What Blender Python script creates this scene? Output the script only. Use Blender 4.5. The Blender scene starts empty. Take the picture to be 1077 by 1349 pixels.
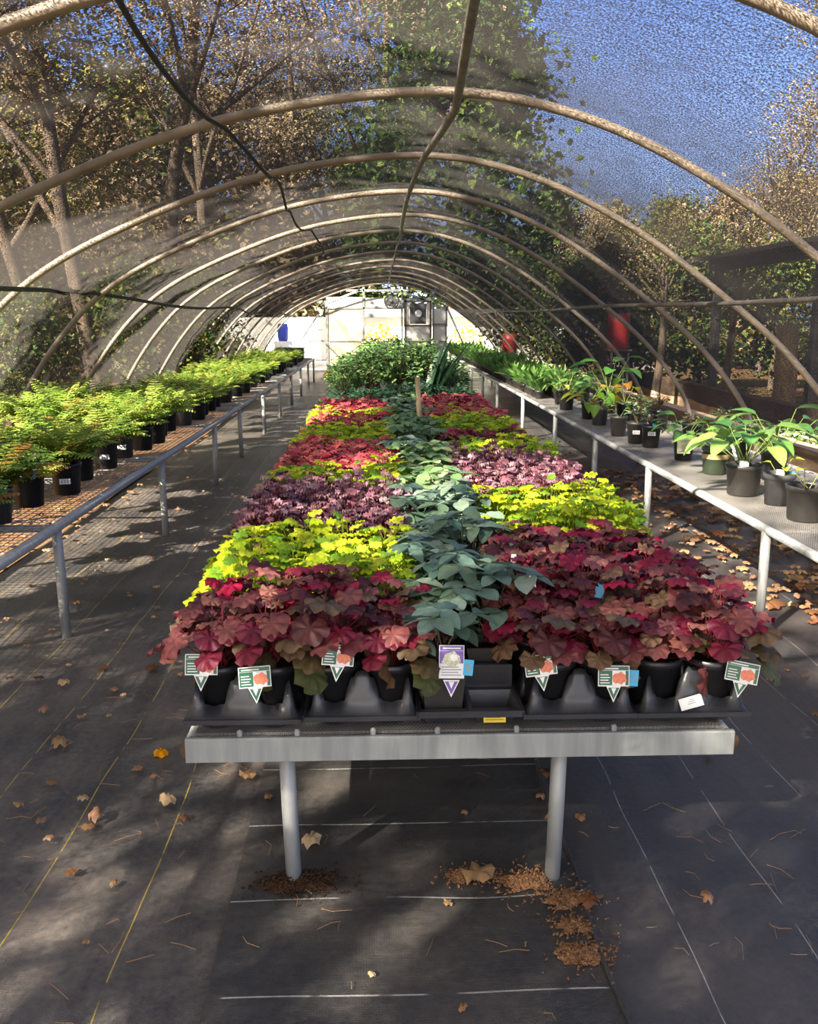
import bpy, math, random
import numpy as np
from mathutils import Vector, Matrix
random.seed(7); RNG = np.random.default_rng(7)
SC = bpy.context.scene; COL = SC.collection
PI = math.pi
U = random.uniform

# ------------------------------------------------------------------ materials
def lin(r, g, b):
    f = lambda c: (c/255/12.92) if c/255 <= .04045 else ((c/255+.055)/1.055)**2.4
    return (f(r), f(g), f(b), 1)
MATS = {}
def newmat(name):
    m = bpy.data.materials.new(name); m.use_nodes = True
    m.node_tree.nodes.clear(); MATS[name] = m
    return m, m.node_tree.nodes, m.node_tree.links
def N(nodes, t, **kw):
    n = nodes.new(t)
    for k, v in kw.items():
        if k.startswith('i_'):
            key = k[2:]
            n.inputs[int(key) if key.isdigit() else key.replace('_', ' ')].default_value = v
        else: setattr(n, k, v)
    return n
def mixc(nodes, links, fac, a, b, blend='MIX'):
    n = nodes.new('ShaderNodeMix'); n.data_type = 'RGBA'; n.blend_type = blend
    for i, v in ((0, fac), (6, a), (7, b)):
        if hasattr(v, 'is_linked'): links.new(v, n.inputs[i])
        else: n.inputs[i].default_value = v
    return n.outputs[2]
def mth(nodes, links, op, a, b=0.0, c=0.0):
    n = nodes.new('ShaderNodeMath'); n.operation = op
    for i, v in enumerate((a, b, c)):
        if hasattr(v, 'is_linked'): links.new(v, n.inputs[i])
        else: n.inputs[i].default_value = v
    return n.outputs[0]
def ramp(nodes, links, fac, a, b, lo=0., hi=1.):
    n = nodes.new('ShaderNodeMapRange'); n.inputs[1].default_value = a; n.inputs[2].default_value = b
    n.inputs[3].default_value = lo; n.inputs[4].default_value = hi
    links.new(fac, n.inputs[0]); return n.outputs[0]
def noise(nodes, links, vec, scale, detail=3, rough=.55, stretch=None):
    if stretch:
        mp = nodes.new('ShaderNodeMapping'); mp.inputs['Scale'].default_value = stretch
        links.new(vec, mp.inputs[0]); vec = mp.outputs[0]
    n = nodes.new('ShaderNodeTexNoise'); n.inputs['Scale'].default_value = scale
    n.inputs['Detail'].default_value = detail; n.inputs['Roughness'].default_value = rough
    links.new(vec, n.inputs['Vector']); return n.outputs[0]

def plain(name, col, rough=.5, metal=0., spec=.5, var=.25, vscale=20, col2=None, bump=0., bscale=60, stretch=None):
    """procedural surface: base colour broken up by noise, optional second colour and bump"""
    m, n, l = newmat(name)
    out = N(n, 'ShaderNodeOutputMaterial'); p = N(n, 'ShaderNodeBsdfPrincipled')
    tc = N(n, 'ShaderNodeTexCoord').outputs['Object']
    nz = noise(n, l, tc, vscale, 4, .6, stretch)
    c2 = col2 or tuple(c*(1-var) for c in col[:3])+(1,)
    l.new(mixc(n, l, ramp(n, l, nz, .35, .65), col, c2), p.inputs['Base Color'])
    p.inputs['Roughness'].default_value = rough; p.inputs['Metallic'].default_value = metal
    p.inputs['Specular IOR Level'].default_value = spec
    if bump:
        b = N(n, 'ShaderNodeBump', i_Strength=bump); b.inputs['Distance'].default_value = .01
        l.new(noise(n, l, tc, bscale, 2), b.inputs['Height']); l.new(b.outputs[0], p.inputs['Normal'])
    l.new(p.outputs[0], out.inputs[0]); return m

def leafmat(name, rough=.45, trans=.35, spec=.4, nscale=60, dark=.75):
    """leaf: per-leaf colour from the mesh attribute 'tint', small noise, part of the light passes through"""
    m, n, l = newmat(name)
    out = N(n, 'ShaderNodeOutputMaterial'); p = N(n, 'ShaderNodeBsdfPrincipled'); t = N(n, 'ShaderNodeBsdfTranslucent')
    at = N(n, 'ShaderNodeAttribute', attribute_name='tint').outputs['Color']
    tc = N(n, 'ShaderNodeTexCoord').outputs['Object']
    nz = noise(n, l, tc, nscale, 3)
    c = mixc(n, l, ramp(n, l, nz, .3, .7), at, mixc(n, l, 1.0, at, (dark, dark, dark, 1), 'MULTIPLY'))
    l.new(c, p.inputs['Base Color']); l.new(c, t.inputs['Color'])
    p.inputs['Roughness'].default_value = rough; p.inputs['Specular IOR Level'].default_value = spec
    mx = N(n, 'ShaderNodeMixShader'); mx.inputs[0].default_value = trans
    l.new(p.outputs[0], mx.inputs[1]); l.new(t.outputs[0], mx.inputs[2]); l.new(mx.outputs[0], out.inputs[0])
    return m

M_leaf = leafmat('coral_bells_leaf', .5, .26, .4, 55, .55)
M_lime = leafmat('lime_leaf', .5, .38, .3, 50, .85)
M_fern = leafmat('fern_leaf', .55, .42, .25, 40, .85)
M_hell = leafmat('hellebore_leaf', .45, .25, .4, 45, .8)
M_hosta = leafmat('hosta_leaf', .4, .35, .4, 40, .85)
M_tree = leafmat('tree_leaf', .6, .40, .2, 5, .8)
M_dry = leafmat('dry_leaf', .7, .25, .2, 80, .75)
M_pot = plain('black_pot_plastic', (.012, .012, .014, 1), .38, vscale=9, var=.3, bump=.05, bscale=40)
M_pot_dusty = plain('dusty_pot_plastic', (.022, .021, .021, 1), .45, vscale=14, col2=(.034, .029, .025, 1))
M_pot_grey = plain('grey_pot_plastic', (.055, .055, .058, 1), .45, vscale=9, var=.3)
M_pot_green = plain('green_pot_plastic', (.03, .05, .028, 1), .5, vscale=9, col2=(.045, .055, .03, 1))
M_tan = plain('tan_label', (.42, .30, .13, 1), .6, var=.15)
M_tray = plain('tray_plastic', (.024, .026, .031, 1), .32, vscale=12, col2=(.034, .035, .039, 1), bump=.04, bscale=90)
M_soil = plain('potting_soil', (.03, .018, .011, 1), .95, spec=.1, vscale=150, col2=(.075, .04, .02, 1), bump=.8, bscale=160)
M_galv = plain('galvanised_steel', (.27, .28, .275, 1), .5, .3, vscale=6, col2=(.37, .375, .36, 1), stretch=(6, 6, .6))
M_bar = plain('galvanised_channel', (.26, .275, .265, 1), .5, .3, vscale=5, col2=(.36, .38, .365, 1), stretch=(5, 5, .5))
M_deck = plain('weathered_deck', (.30, .29, .27, 1), .6, .2, vscale=5, col2=(.42, .40, .36, 1), bump=.2, bscale=30)
M_pipe = plain('weathered_hoop_pipe', (.24, .195, .145, 1), .55, .2, vscale=4, col2=(.15, .12, .09, 1), bump=.1, bscale=30)
M_rust = plain('rusty_steel', (.16, .09, .05, 1), .8, .2, vscale=30, col2=(.09, .05, .03, 1))
M_rope = plain('black_cord', (.010, .010, .010, 1), .7, vscale=60)
M_hose = plain('brown_pipe', (.14, .12, .10, 1), .6, vscale=20, col2=(.07, .06, .05, 1))
M_wood = plain('old_timber', (.16, .105, .06, 1), .8, spec=.2, vscale=6, col2=(.09, .06, .04, 1), stretch=(8, .6, 8), bump=.3, bscale=20)
M_board = plain('pale_board', (.42, .36, .29, 1), .8, spec=.2, vscale=6, col2=(.30, .25, .19, 1), stretch=(8, .6, 8))
M_bark = plain('tree_bark', (.16, .12, .085, 1), .9, spec=.1, vscale=3, col2=(.08, .06, .045, 1), bump=.5, bscale=12, stretch=(4, 4, .7))
M_bark_sunlit = plain('sunlit_bark', (.36, .26, .14, 1), .9, spec=.1, vscale=3, col2=(.22, .155, .09, 1), bump=.5, bscale=12, stretch=(4, 4, .7))  # lighter, yellower copy of the bark: sunlight on the trunk put into its colour
M_white = plain('white_plastic', (.80, .80, .78, 1), .45, var=.06)
M_tag_green = plain('tag_green', (.015, .13, .065, 1), .35, var=.25, vscale=90)
M_tag_red = plain('tag_flower_red', (.62, .09, .035, 1), .35, vscale=300, col2=(.75, .25, .12, 1))
M_tag_purple = plain('tag_purple', (.17, .08, .42, 1), .35, var=.2, vscale=90)
M_tag_cream = plain('tag_flower_cream', (.75, .72, .52, 1), .35, vscale=250, col2=(.30, .36, .20, 1))
M_tag_blue = plain('tag_blue', (.02, .42, .72, 1), .35, var=.15)
M_tag_grey = plain('tag_print_grey', (.32, .33, .36, 1), .5, var=.3, vscale=300)
M_yellow = plain('yellow_sticker', (.85, .62, .01, 1), .45, var=.1)
M_yprint = plain('sticker_print', (.36, .22, .02, 1), .5, var=.2)
M_hoseY = plain('yellow_plastic', (.80, .52, .03, 1), .5, var=.2)
M_cream = plain('cream_panel', (.46, .39, .20, 1), .5, vscale=2, col2=(.55, .49, .31, 1))
M_ewhite = plain('white_panel', (.55, .55, .51, 1), .5, vscale=2, col2=(.62, .62, .59, 1))
M_frame = plain('grey_steel_frame', (.24, .25, .25, 1), .5, .3, var=.25)
M_dframe = plain('brown_door_frame', (.10, .075, .06, 1), .6, var=.25)
M_dark = plain('dark_grey_paint', (.06, .065, .07, 1), .6, var=.25)
M_blue = plain('blue_plastic', (.02, .05, .38, 1), .4, var=.2)
M_red = plain('red_paint', (.42, .03, .03, 1), .45, var=.25, vscale=4)
M_shed = plain('shed_boards', (.11, .10, .095, 1), .8, vscale=5, col2=(.07, .065, .06, 1), stretch=(1, 1, 8))
M_pine = plain('pine_straw', (.26, .145, .07, 1), .9, spec=.1, vscale=40, col2=(.13, .07, .035, 1), bump=.8, bscale=70, stretch=(1, 3, 1))
M_mulch = plain('brown_mulch', (.32, .17, .085, 1), .95, spec=.1, vscale=90, col2=(.12, .06, .03, 1), bump=.9, bscale=120)
M_needle = plain('dry_needle', (.42, .24, .11, 1), .8, spec=.2, vscale=3, col2=(.28, .15, .07, 1))
M_stake = plain('wooden_stake', (.48, .36, .22, 1), .8, spec=.2, vscale=12, col2=(.34, .25, .15, 1), stretch=(5, 5, .5))
M_pale = plain('pale_gravel', (.36, .33, .27, 1), .9, vscale=30, col2=(.38, .34, .28, 1))

def fabric(name, axis, period, phase, linecol, lw=.004, base=(.030, .030, .031, 1), dust=(.215, .178, .145, 1), d0=.42, d1=.70, rough=(.42, .6)):
    """black woven ground cloth: fine weave bump, brown dust, thin stitched marker lines along one axis"""
    m, n, l = newmat(name)
    out = N(n, 'ShaderNodeOutputMaterial'); p = N(n, 'ShaderNodeBsdfPrincipled')
    tc = N(n, 'ShaderNodeTexCoord').outputs['Object']
    sx = N(n, 'ShaderNodeSeparateXYZ'); l.new(tc, sx.inputs[0])
    co = sx.outputs[axis]
    wob = noise(n, l, tc, 1.3, 1)
    co = mth(n, l, 'ADD', co, mth(n, l, 'MULTIPLY', mth(n, l, 'SUBTRACT', wob, .5), .07))
    fr = mth(n, l, 'PINGPONG', mth(n, l, 'ADD', co, phase), period/2)
    ln = mth(n, l, 'LESS_THAN', fr, lw/2)
    gap = ramp(n, l, noise(n, l, tc, 9, 2), .38, .46)
    ln = mth(n, l, 'MULTIPLY', ln, gap)
    big = noise(n, l, tc, 1.7, 6, .62); fine = noise(n, l, tc, 45, 4, .7)
    streak = noise(n, l, tc, 3.2, 4, .6, (3.0, .35, 1) if axis == 0 else (.5, 2.4, 1))
    d = mth(n, l, 'ADD', mth(n, l, 'MULTIPLY', big, .55), mth(n, l, 'ADD', mth(n, l, 'MULTIPLY', fine, .25), mth(n, l, 'MULTIPLY', streak, .2)))
    c = mixc(n, l, ramp(n, l, d, d0, d1), base, dust)
    w1 = N(n, 'ShaderNodeTexWave', wave_type='BANDS', bands_direction='X'); w1.inputs['Scale'].default_value = 90; l.new(tc, w1.inputs[0])
    w2 = N(n, 'ShaderNodeTexWave', wave_type='BANDS', bands_direction='Y'); w2.inputs['Scale'].default_value = 60; l.new(tc, w2.inputs[0])
    wv = mth(n, l, 'MULTIPLY', w1.outputs['Fac'], w2.outputs['Fac'])
    c = mixc(n, l, mth(n, l, 'MULTIPLY', wv, .25), c, (.10, .095, .09, 1))
    c = mixc(n, l, ln, c, linecol)
    l.new(c, p.inputs['Base Color'])
    l.new(ramp(n, l, big, .35, .7, rough[0], rough[1]), p.inputs['Roughness'])
    h = mth(n, l, 'ADD', mth(n, l, 'MULTIPLY', wv, .12), mth(n, l, 'ADD', mth(n, l, 'MULTIPLY', streak, 1.2), mth(n, l, 'MULTIPLY', fine, .3)))
    b = N(n, 'ShaderNodeBump', i_Strength=.55); b.inputs['Distance'].default_value = .012
    l.new(h, b.inputs['Height']); l.new(b.outputs[0], p.inputs['Normal'])
    l.new(p.outputs[0], out.inputs[0]); return m
M_fab_side = fabric('ground_cloth_side', 0, .30, .05, (.42, .30, .05, 1), .0035)
M_fab_right = fabric('ground_cloth_right', 0, .305, .14, (.30, .30, .29, 1), .003, base=(.034, .036, .042, 1), dust=(.13, .105, .085, 1), d0=.42, d1=.76, rough=(.30, .5))
M_fab_mid = fabric('ground_cloth_middle', 1, .36, .0, (.34, .34, .31, 1), .005, base=(.028, .028, .029, 1), dust=(.125, .102, .082, 1), d0=.44, d1=.74)

def litter(name):
    m, n, l = newmat(name)
    out = N(n, 'ShaderNodeOutputMaterial'); p = N(n, 'ShaderNodeBsdfPrincipled')
    tc = N(n, 'ShaderNodeTexCoord').outputs['Object']
    v = N(n, 'ShaderNodeTexVoronoi'); v.inputs['Scale'].default_value = 7; l.new(tc, v.inputs['Vector'])
    s = N(n, 'ShaderNodeSeparateColor'); l.new(v.outputs['Color'], s.inputs[0])
    c = mixc(n, l, s.outputs[0], (.20, .11, .05, 1), (.10, .06, .035, 1))
    g = ramp(n, l, noise(n, l, tc, .35, 4), .5, .62)
    c = mixc(n, l, g, c, (.06, .10, .025, 1))
    l.new(c, p.inputs['Base Color']); p.inputs['Roughness'].default_value = .9; p.inputs['Specular IOR Level'].default_value = .1
    l.new(p.outputs[0], out.inputs[0]); return m
M_litter = litter('leaf_litter')

def clothmat():
    """knitted black shade cloth: holes let about half the light through"""
    m, n, l = newmat('shade_cloth')
    out = N(n, 'ShaderNodeOutputMaterial')
    tc = N(n, 'ShaderNodeTexCoord').outputs['UV']
    g1 = noise(n, l, tc, 110, 3, .85, (1, .8, 1)); g2 = noise(n, l, tc, 34, 2, .7, (.25, 1.6, 1)); g3 = noise(n, l, tc, .9, 3, .6)
    f = mth(n, l, 'ADD', mth(n, l, 'MULTIPLY', g1, .85), mth(n, l, 'MULTIPLY', g2, .15))
    f = ramp(n, l, f, .42, .58, .29, .99)
    f = mth(n, l, 'ADD', f, mth(n, l, 'MULTIPLY', mth(n, l, 'SUBTRACT', g3, .5), .22))
    # the knit is thick: the more slanted the view or the light, the smaller its holes look
    ge = N(n, 'ShaderNodeNewGeometry'); dt = N(n, 'ShaderNodeVectorMath', operation='DOT_PRODUCT')
    l.new(ge.outputs['Normal'], dt.inputs[0]); l.new(ge.outputs['Incoming'], dt.inputs[1])
    cs = mth(n, l, 'MAXIMUM', mth(n, l, 'ABSOLUTE', dt.outputs['Value']), .12)
    ex = mth(n, l, 'POWER', cs, -.6)
    f = mth(n, l, 'SUBTRACT', 1.0, mth(n, l, 'POWER', mth(n, l, 'MAXIMUM', mth(n, l, 'SUBTRACT', 1.0, f), .02), ex))
    d = N(n, 'ShaderNodeBsdfDiffuse'); d.inputs[0].default_value = (.011, .011, .0112, 1)
    t = N(n, 'ShaderNodeBsdfTranslucent'); t.inputs[0].default_value = (.0105, .0095, .009, 1)
    gl = N(n, 'ShaderNodeBsdfGlossy'); gl.inputs[0].default_value = (.35, .33, .31, 1); gl.inputs['Roughness'].default_value = .5
    a = N(n, 'ShaderNodeAddShader'); l.new(d.outputs[0], a.inputs[0]); l.new(t.outputs[0], a.inputs[1])
    mg = N(n, 'ShaderNodeMixShader'); mg.inputs[0].default_value = .014
    l.new(a.outputs[0], mg.inputs[1]); l.new(gl.outputs[0], mg.inputs[2])
    tr = N(n, 'ShaderNodeBsdfTransparent')
    mx = N(n, 'ShaderNodeMixShader'); l.new(f, mx.inputs[0]); l.new(tr.outputs[0], mx.inputs[1]); l.new(mg.outputs[0], mx.inputs[2])
    l.new(mx.outputs[0], out.inputs[0]); return m
M_cloth = clothmat()
def glassmat():
    m, n, l = newmat('window_pane')
    out = N(n, 'ShaderNodeOutputMaterial'); g = N(n, 'ShaderNodeBsdfGlossy'); g.inputs['Roughness'].default_value = .05
    t = N(n, 'ShaderNodeBsdfTransparent'); t.inputs[0].default_value = (.93, .96, .95, 1)
    lw = N(n, 'ShaderNodeLayerWeight'); lw.inputs[0].default_value = .2
    mx = N(n, 'ShaderNodeMixShader'); l.new(lw.outputs['Fresnel'], mx.inputs[0]); l.new(t.outputs[0], mx.inputs[1]); l.new(g.outputs[0], mx.inputs[2])
    l.new(mx.outputs[0], out.inputs[0]); return m
M_glass = glassmat()
def gratemat():
    """expanded-metal sheet: grey weathered strands with small open diamonds"""
    m, n, l = newmat('expanded_metal')
    out = N(n, 'ShaderNodeOutputMaterial'); p = N(n, 'ShaderNodeBsdfPrincipled')
    tc = N(n, 'ShaderNodeTexCoord').outputs['Object']
    s = N(n, 'ShaderNodeSeparateXYZ'); l.new(tc, s.inputs[0])
    a = mth(n, l, 'PINGPONG', mth(n, l, 'ADD', s.outputs[0], mth(n, l, 'MULTIPLY', s.outputs[1], .5)), .005)
    b = mth(n, l, 'PINGPONG', mth(n, l, 'SUBTRACT', s.outputs[0], mth(n, l, 'MULTIPLY', s.outputs[1], .5)), .005)
    hole = mth(n, l, 'MULTIPLY', mth(n, l, 'GREATER_THAN', a, .0018), mth(n, l, 'GREATER_THAN', b, .0018))
    l.new(mixc(n, l, ramp(n, l, noise(n, l, tc, 4, 4), .35, .65), (.20, .19, .175, 1), (.33, .31, .28, 1)), p.inputs['Base Color'])
    p.inputs['Roughness'].default_value = .55; p.inputs['Metallic'].default_value = .2
    tr = N(n, 'ShaderNodeBsdfTransparent'); mx = N(n, 'ShaderNodeMixShader')
    l.new(hole, mx.inputs[0]); l.new(p.outputs[0], mx.inputs[1]); l.new(tr.outputs[0], mx.inputs[2]); l.new(mx.outputs[0], out.inputs[0])
    return m
M_grate = gratemat()

# ------------------------------------------------------------------ mesh helpers
class MB:
    """collects pieces of ONE mesh"""
    def __init__(s): s.v = []; s.f = []; s.mi = []; s.c = []; s.n = 0; s.uv = None
    def add(s, v, f, mi=0, col=(1, 1, 1)):
        v = np.asarray(v, float); s.v.append(v)
        s.f += [tuple(i+s.n for i in q) for q in f]; s.mi += [mi]*len(f)
        c = np.asarray(col, float)
        if c.ndim == 1: c = np.tile(c[:3], (len(v), 1))
        s.c.append(c[:, :3]); s.n += len(v)
    def mesh(s, name, mats, smooth=True, tint=False):
        me = bpy.data.meshes.new(name)
        vv = np.concatenate(s.v)
        me.from_pydata(vv.tolist(), [], s.f)
        for m in (mats if isinstance(mats, (list, tuple)) else [mats]): me.materials.append(m)
        if len(me.materials) > 1: me.polygons.foreach_set('material_index', s.mi)
        me.polygons.foreach_set('use_smooth', [smooth]*len(s.f))
        if tint:
            a = me.attributes.new('tint', 'FLOAT_COLOR', 'POINT')
            cc = np.ones((len(vv), 4)); cc[:, :3] = np.concatenate(s.c); a.data.foreach_set('color', cc.ravel())
        me.update(); return me
    def box(s, x0, x1, y0, y1, z0, z1, mi=0, M=None):
        v = np.array([(x, y, z) for x in (x0, x1) for y in (y0, y1) for z in (z0, z1)], float)
        if M is not None: v = v @ np.array(M.to_3x3()).T + np.array(M.translation)
        s.add(v, [(0, 1, 3, 2), (4, 6, 7, 5), (0, 4, 5, 1), (2, 3, 7, 6), (0, 2, 6, 4), (1, 5, 7, 3)], mi)
    def tube(s, pts, r, seg=10, mi=0, caps=True, col=(1, 1, 1)):
        P = [Vector(p) for p in pts]; n = len(P)
        rs = r if hasattr(r, '__len__') else [r]*n
        V = []; F = []; up = None
        for i in range(n):
            t = (P[min(i+1, n-1)]-P[max(i-1, 0)])
            t = t.normalized() if t.length > 1e-9 else Vector((0, 0, 1))
            if up is None:
                up = t.orthogonal().normalized()
            a = (up-t*up.dot(t)); a = a.normalized() if a.length > 1e-6 else t.orthogonal().normalized(); up = a; b = t.cross(a)
            for k in range(seg):
                q = 2*PI*k/seg; V.append(P[i]+(a*math.cos(q)+b*math.sin(q))*rs[i])
        for i in range(n-1):
            for k in range(seg):
                k2 = (k+1) % seg; F.append((i*seg+k, i*seg+k2, (i+1)*seg+k2, (i+1)*seg+k))
        if caps: F.append(tuple(range(seg-1, -1, -1))); F.append(tuple((n-1)*seg+k for k in range(seg)))
        s.add([tuple(v) for v in V], F, mi, col)
    def lathe(s, prof, seg=28, mi=0, c=(0, 0)):
        V = []; F = []
        for r, z in prof:
            for k in range(seg):
                a = 2*PI*k/seg; V.append((c[0]+r*math.cos(a), c[1]+r*math.sin(a), z))
        for i in range(len(prof)-1):
            for k in range(seg):
                k2 = (k+1) % seg; F.append((i*seg+k, i*seg+k2, (i+1)*seg+k2, (i+1)*seg+k))
        s.add(V, F, mi)
def link(name, me, parent=None, loc=None, rz=0):
    o = bpy.data.objects.new(name, me); COL.objects.link(o)
    if parent is not None: o.parent = parent
    if loc is not None: o.location = loc
    if rz: o.rotation_euler = (0, 0, rz)
    return o
def tag(o, label, cat, group=None, kind=None):
    o['label'] = label; o['category'] = cat
    if group: o['group'] = group
    if kind: o['kind'] = kind
    return o
def thing(name, label, cat, loc=(0, 0, 0), rz=0, group=None):
    o = link(name, None, None, loc, rz); o.empty_display_size = .05
    return tag(o, label, cat, group)
def struct(name, me, loc=(0, 0, 0), label=None):
    o = link(name, me, None, loc); o['kind'] = 'structure'
    if label: o['label'] = label
    return o
def boxmesh(name, mat, *boxes, bevel=0):
    m = MB()
    for b in boxes: m.box(*b)
    return m.mesh(name, mat, smooth=False)
ONES = ['', 'first', 'second', 'third', 'fourth', 'fifth', 'sixth', 'seventh', 'eighth', 'ninth', 'tenth', 'eleventh', 'twelfth', 'thirteenth',
        'fourteenth', 'fifteenth', 'sixteenth', 'seventeenth', 'eighteenth', 'nineteenth']
def ordi(n):
    if n < 20: return ONES[n]
    t, o = divmod(n, 10)
    ten = ['twent', 'thirt', 'fort', 'fift', 'sixt', 'sevent', 'eight', 'ninet'][t-2]
    return ten+'ieth' if o == 0 else ten+'y-'+ONES[o]

# ------------------------------------------------------------------ camera
CAMZ = 1.55; PITCH = math.radians(12.26); YAW = math.radians(1.95); FPX = 1180
cam = bpy.data.cameras.new('camera'); co = bpy.data.objects.new('camera', cam); COL.objects.link(co)
co.location = (0, 0, CAMZ); co.rotation_euler = (PI/2-PITCH, 0, -YAW)
cam.sensor_fit = 'VERTICAL'; cam.sensor_height = 24; cam.lens = 24*FPX/1349; cam.clip_end = 400; cam.clip_start = .05
SC.camera = co

# ------------------------------------------------------------------ light
SUN_EL = math.radians(34); SUN_TRAVEL = Vector((.66, .75, 0)).normalized()
sd = SUN_TRAVEL*math.cos(SUN_EL)+Vector((0, 0, -math.sin(SUN_EL)))
sl = bpy.data.lights.new('sun', 'SUN'); sl.energy = 57.0; sl.angle = math.radians(.55); sl.color = (1, .90, .76)
so = bpy.data.objects.new('sun', sl); COL.objects.link(so); so.rotation_euler = sd.to_track_quat('-Z', 'Y').to_euler()
w = bpy.data.worlds.new('world'); SC.world = w; w.use_nodes = True
wn, wl = w.node_tree.nodes, w.node_tree.links; wn.clear()
tcw = wn.new('ShaderNodeTexCoord').outputs['Generated']
nrm = N(wn, 'ShaderNodeVectorMath', operation='NORMALIZE'); wl.new(tcw, nrm.inputs[0])
sep = wn.new('ShaderNodeSeparateXYZ'); wl.new(nrm.outputs[0], sep.inputs[0])
dts = N(wn, 'ShaderNodeVectorMath', operation='DOT_PRODUCT'); wl.new(nrm.outputs[0], dts.inputs[0]); dts.inputs[1].default_value = tuple(-sd)
# clear autumn sky: pale at the horizon, deep blue away from the sun, warm haze around the sun
blue = mixc(wn, wl, ramp(wn, wl, sep.outputs[2], .0, .30), (.50, .66, .95, 1), (.17, .36, .95, 1))
blue = mixc(wn, wl, ramp(wn, wl, sep.outputs[2], .3, 1.0), blue, (.045, .10, .27, 1))
skyc = mixc(wn, wl, ramp(wn, wl, dts.outputs['Value'], .15, 1.0), blue, (1.5, 1.36, 1.18, 1))
bg = wn.new('ShaderNodeBackground'); bg.inputs[1].default_value = 2.0; wl.new(skyc, bg.inputs[0])
wo = wn.new('ShaderNodeOutputWorld'); wl.new(bg.outputs[0], wo.inputs[0])
SC.view_settings.view_transform = 'Standard'; SC.view_settings.look = 'None'; SC.view_settings.gamma = 1
SC.view_settings.use_curve_mapping = False; SC.view_settings.exposure = .55

# ------------------------------------------------------------------ leaves
def fit(v, p, az, pitch, roll=0):
    """place a leaf (base at origin, tip +y, upper side +z): tip points to az/pitch"""
    y = np.array((math.cos(az)*math.cos(pitch), math.sin(az)*math.cos(pitch), math.sin(pitch)))
    x0 = np.array((math.sin(az), -math.cos(az), 0.)); z0 = np.cross(x0, y)
    x = x0*math.cos(roll)+z0*math.sin(roll); z = np.cross(x, y)
    return v @ np.stack([x, y, z]) + np.asarray(p)
def lobed(R, lobes=7, depth=.2, ruffle=.1, nseg=28, cup=.12, seed=0):
    """round scalloped leaf with a notch where the stalk joins"""
    rr = np.random.default_rng(seed); th = np.linspace(-PI, PI, nseg, endpoint=False)+PI/nseg
    r = R*(1-depth+depth*np.abs(np.cos(th*lobes/2))**.7)
    r *= 1-.07*np.abs(np.cos(th*lobes*1.5)); r *= 1-.45*np.clip((np.abs(th)-2.5)/.64, 0, 1); r *= 1+rr.uniform(-.05, .05, nseg)
    V = [(0, R*.62, -cup*R*.2)]
    for k, fr in enumerate((.5, 1.)):
        z = ruffle*R*np.sin(th*lobes+rr.uniform(0, 6))*fr**2 + cup*R*(.6*fr-fr**2*1.2) + rr.normal(0, ruffle*R*.25, nseg)*fr
        if k == 0: z += .05*R*np.cos(th*lobes)
        V += list(zip(r*fr*np.sin(th)*1.02, R*.62+r*fr*np.cos(th), z))
    F = [(0, 1+k, 1+(k+1) % nseg) for k in range(nseg)]
    F += [(1+k, 1+nseg+k, 1+nseg+(k+1) % nseg, 1+(k+1) % nseg) for k in range(nseg)]
    w = np.concatenate([[0], np.full(nseg, .5), np.full(nseg, 1.)])
    return np.array(V), F, w
def blade(L, W, n=7, fold=.2, droop=.25, wide=.42, tipw=0., wave=0.):
    """ovate leaf: centre rib and two edges"""
    V = []
    for i in range(n):
        s = i/(n-1)
        wd = W/2*(math.sin(PI*s**(math.log(.5)/math.log(wide))) ** .8 if 0 < s < 1 else 0)+W*.012
        z = -droop*L*s*s
        e = fold*wd+wave*W*math.sin(s*14)
        V += [(-wd, L*s, z+e), (0, L*s, z), (wd, L*s, z+e)]
    F = []
    for i in range(n-1):
        a = 3*i; F += [(a, a+1, a+4, a+3), (a+1, a+2, a+5, a+4)]
    wgt = np.tile([1., 0., 1.], n)
    return np.array(V), F, wgt
def stalk(m, p0, p1, r, col, sag=.0, seg=3):
    p0 = np.array(p0); p1 = np.array(p1); mid = (p0+p1)/2+np.array((0, 0, sag))
    m.tube([p0, mid, p1], [r, r*.85, r*.7], seg, caps=False, col=col)
def jit(c, a=.15):
    k = 1+U(-a, a); return np.array([max(0, x*k*(1+U(-a*.4, a*.4))) for x in c[:3]])

PAL = {
 'burgundy': [(lin(132, 32, 58), 4), (lin(142, 82, 78), 5), (lin(96, 46, 50), 6), (lin(172, 112, 102), 2), (lin(118, 92, 70), 4), (lin(160, 18, 62), 2)],
 'burgundy_old': [(lin(124, 92, 66), 5), (lin(104, 90, 56), 3), (lin(136, 72, 70), 4), (lin(92, 100, 56), 2), (lin(120, 50, 56), 3)],
 'lime': [(lin(196, 214, 40), 6), (lin(160, 190, 40), 4), (lin(124, 164, 46), 3), (lin(214, 216, 60), 3)],
 'purple': [(lin(140, 92, 106), 5), (lin(92, 54, 66), 4), (lin(186, 146, 154), 4), (lin(160, 112, 122), 4)],
 'red': [(lin(206, 84, 94), 5), (lin(218, 116, 106), 5), (lin(180, 56, 76), 3), (lin(226, 138, 116), 3)],
 'darkred': [(lin(140, 36, 56), 5), (lin(170, 70, 74), 3), (lin(100, 30, 44), 3)],
}
def pick(pal):
    cs = [c for c, k in pal for _ in range(k)]; return random.choice(cs)
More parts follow.
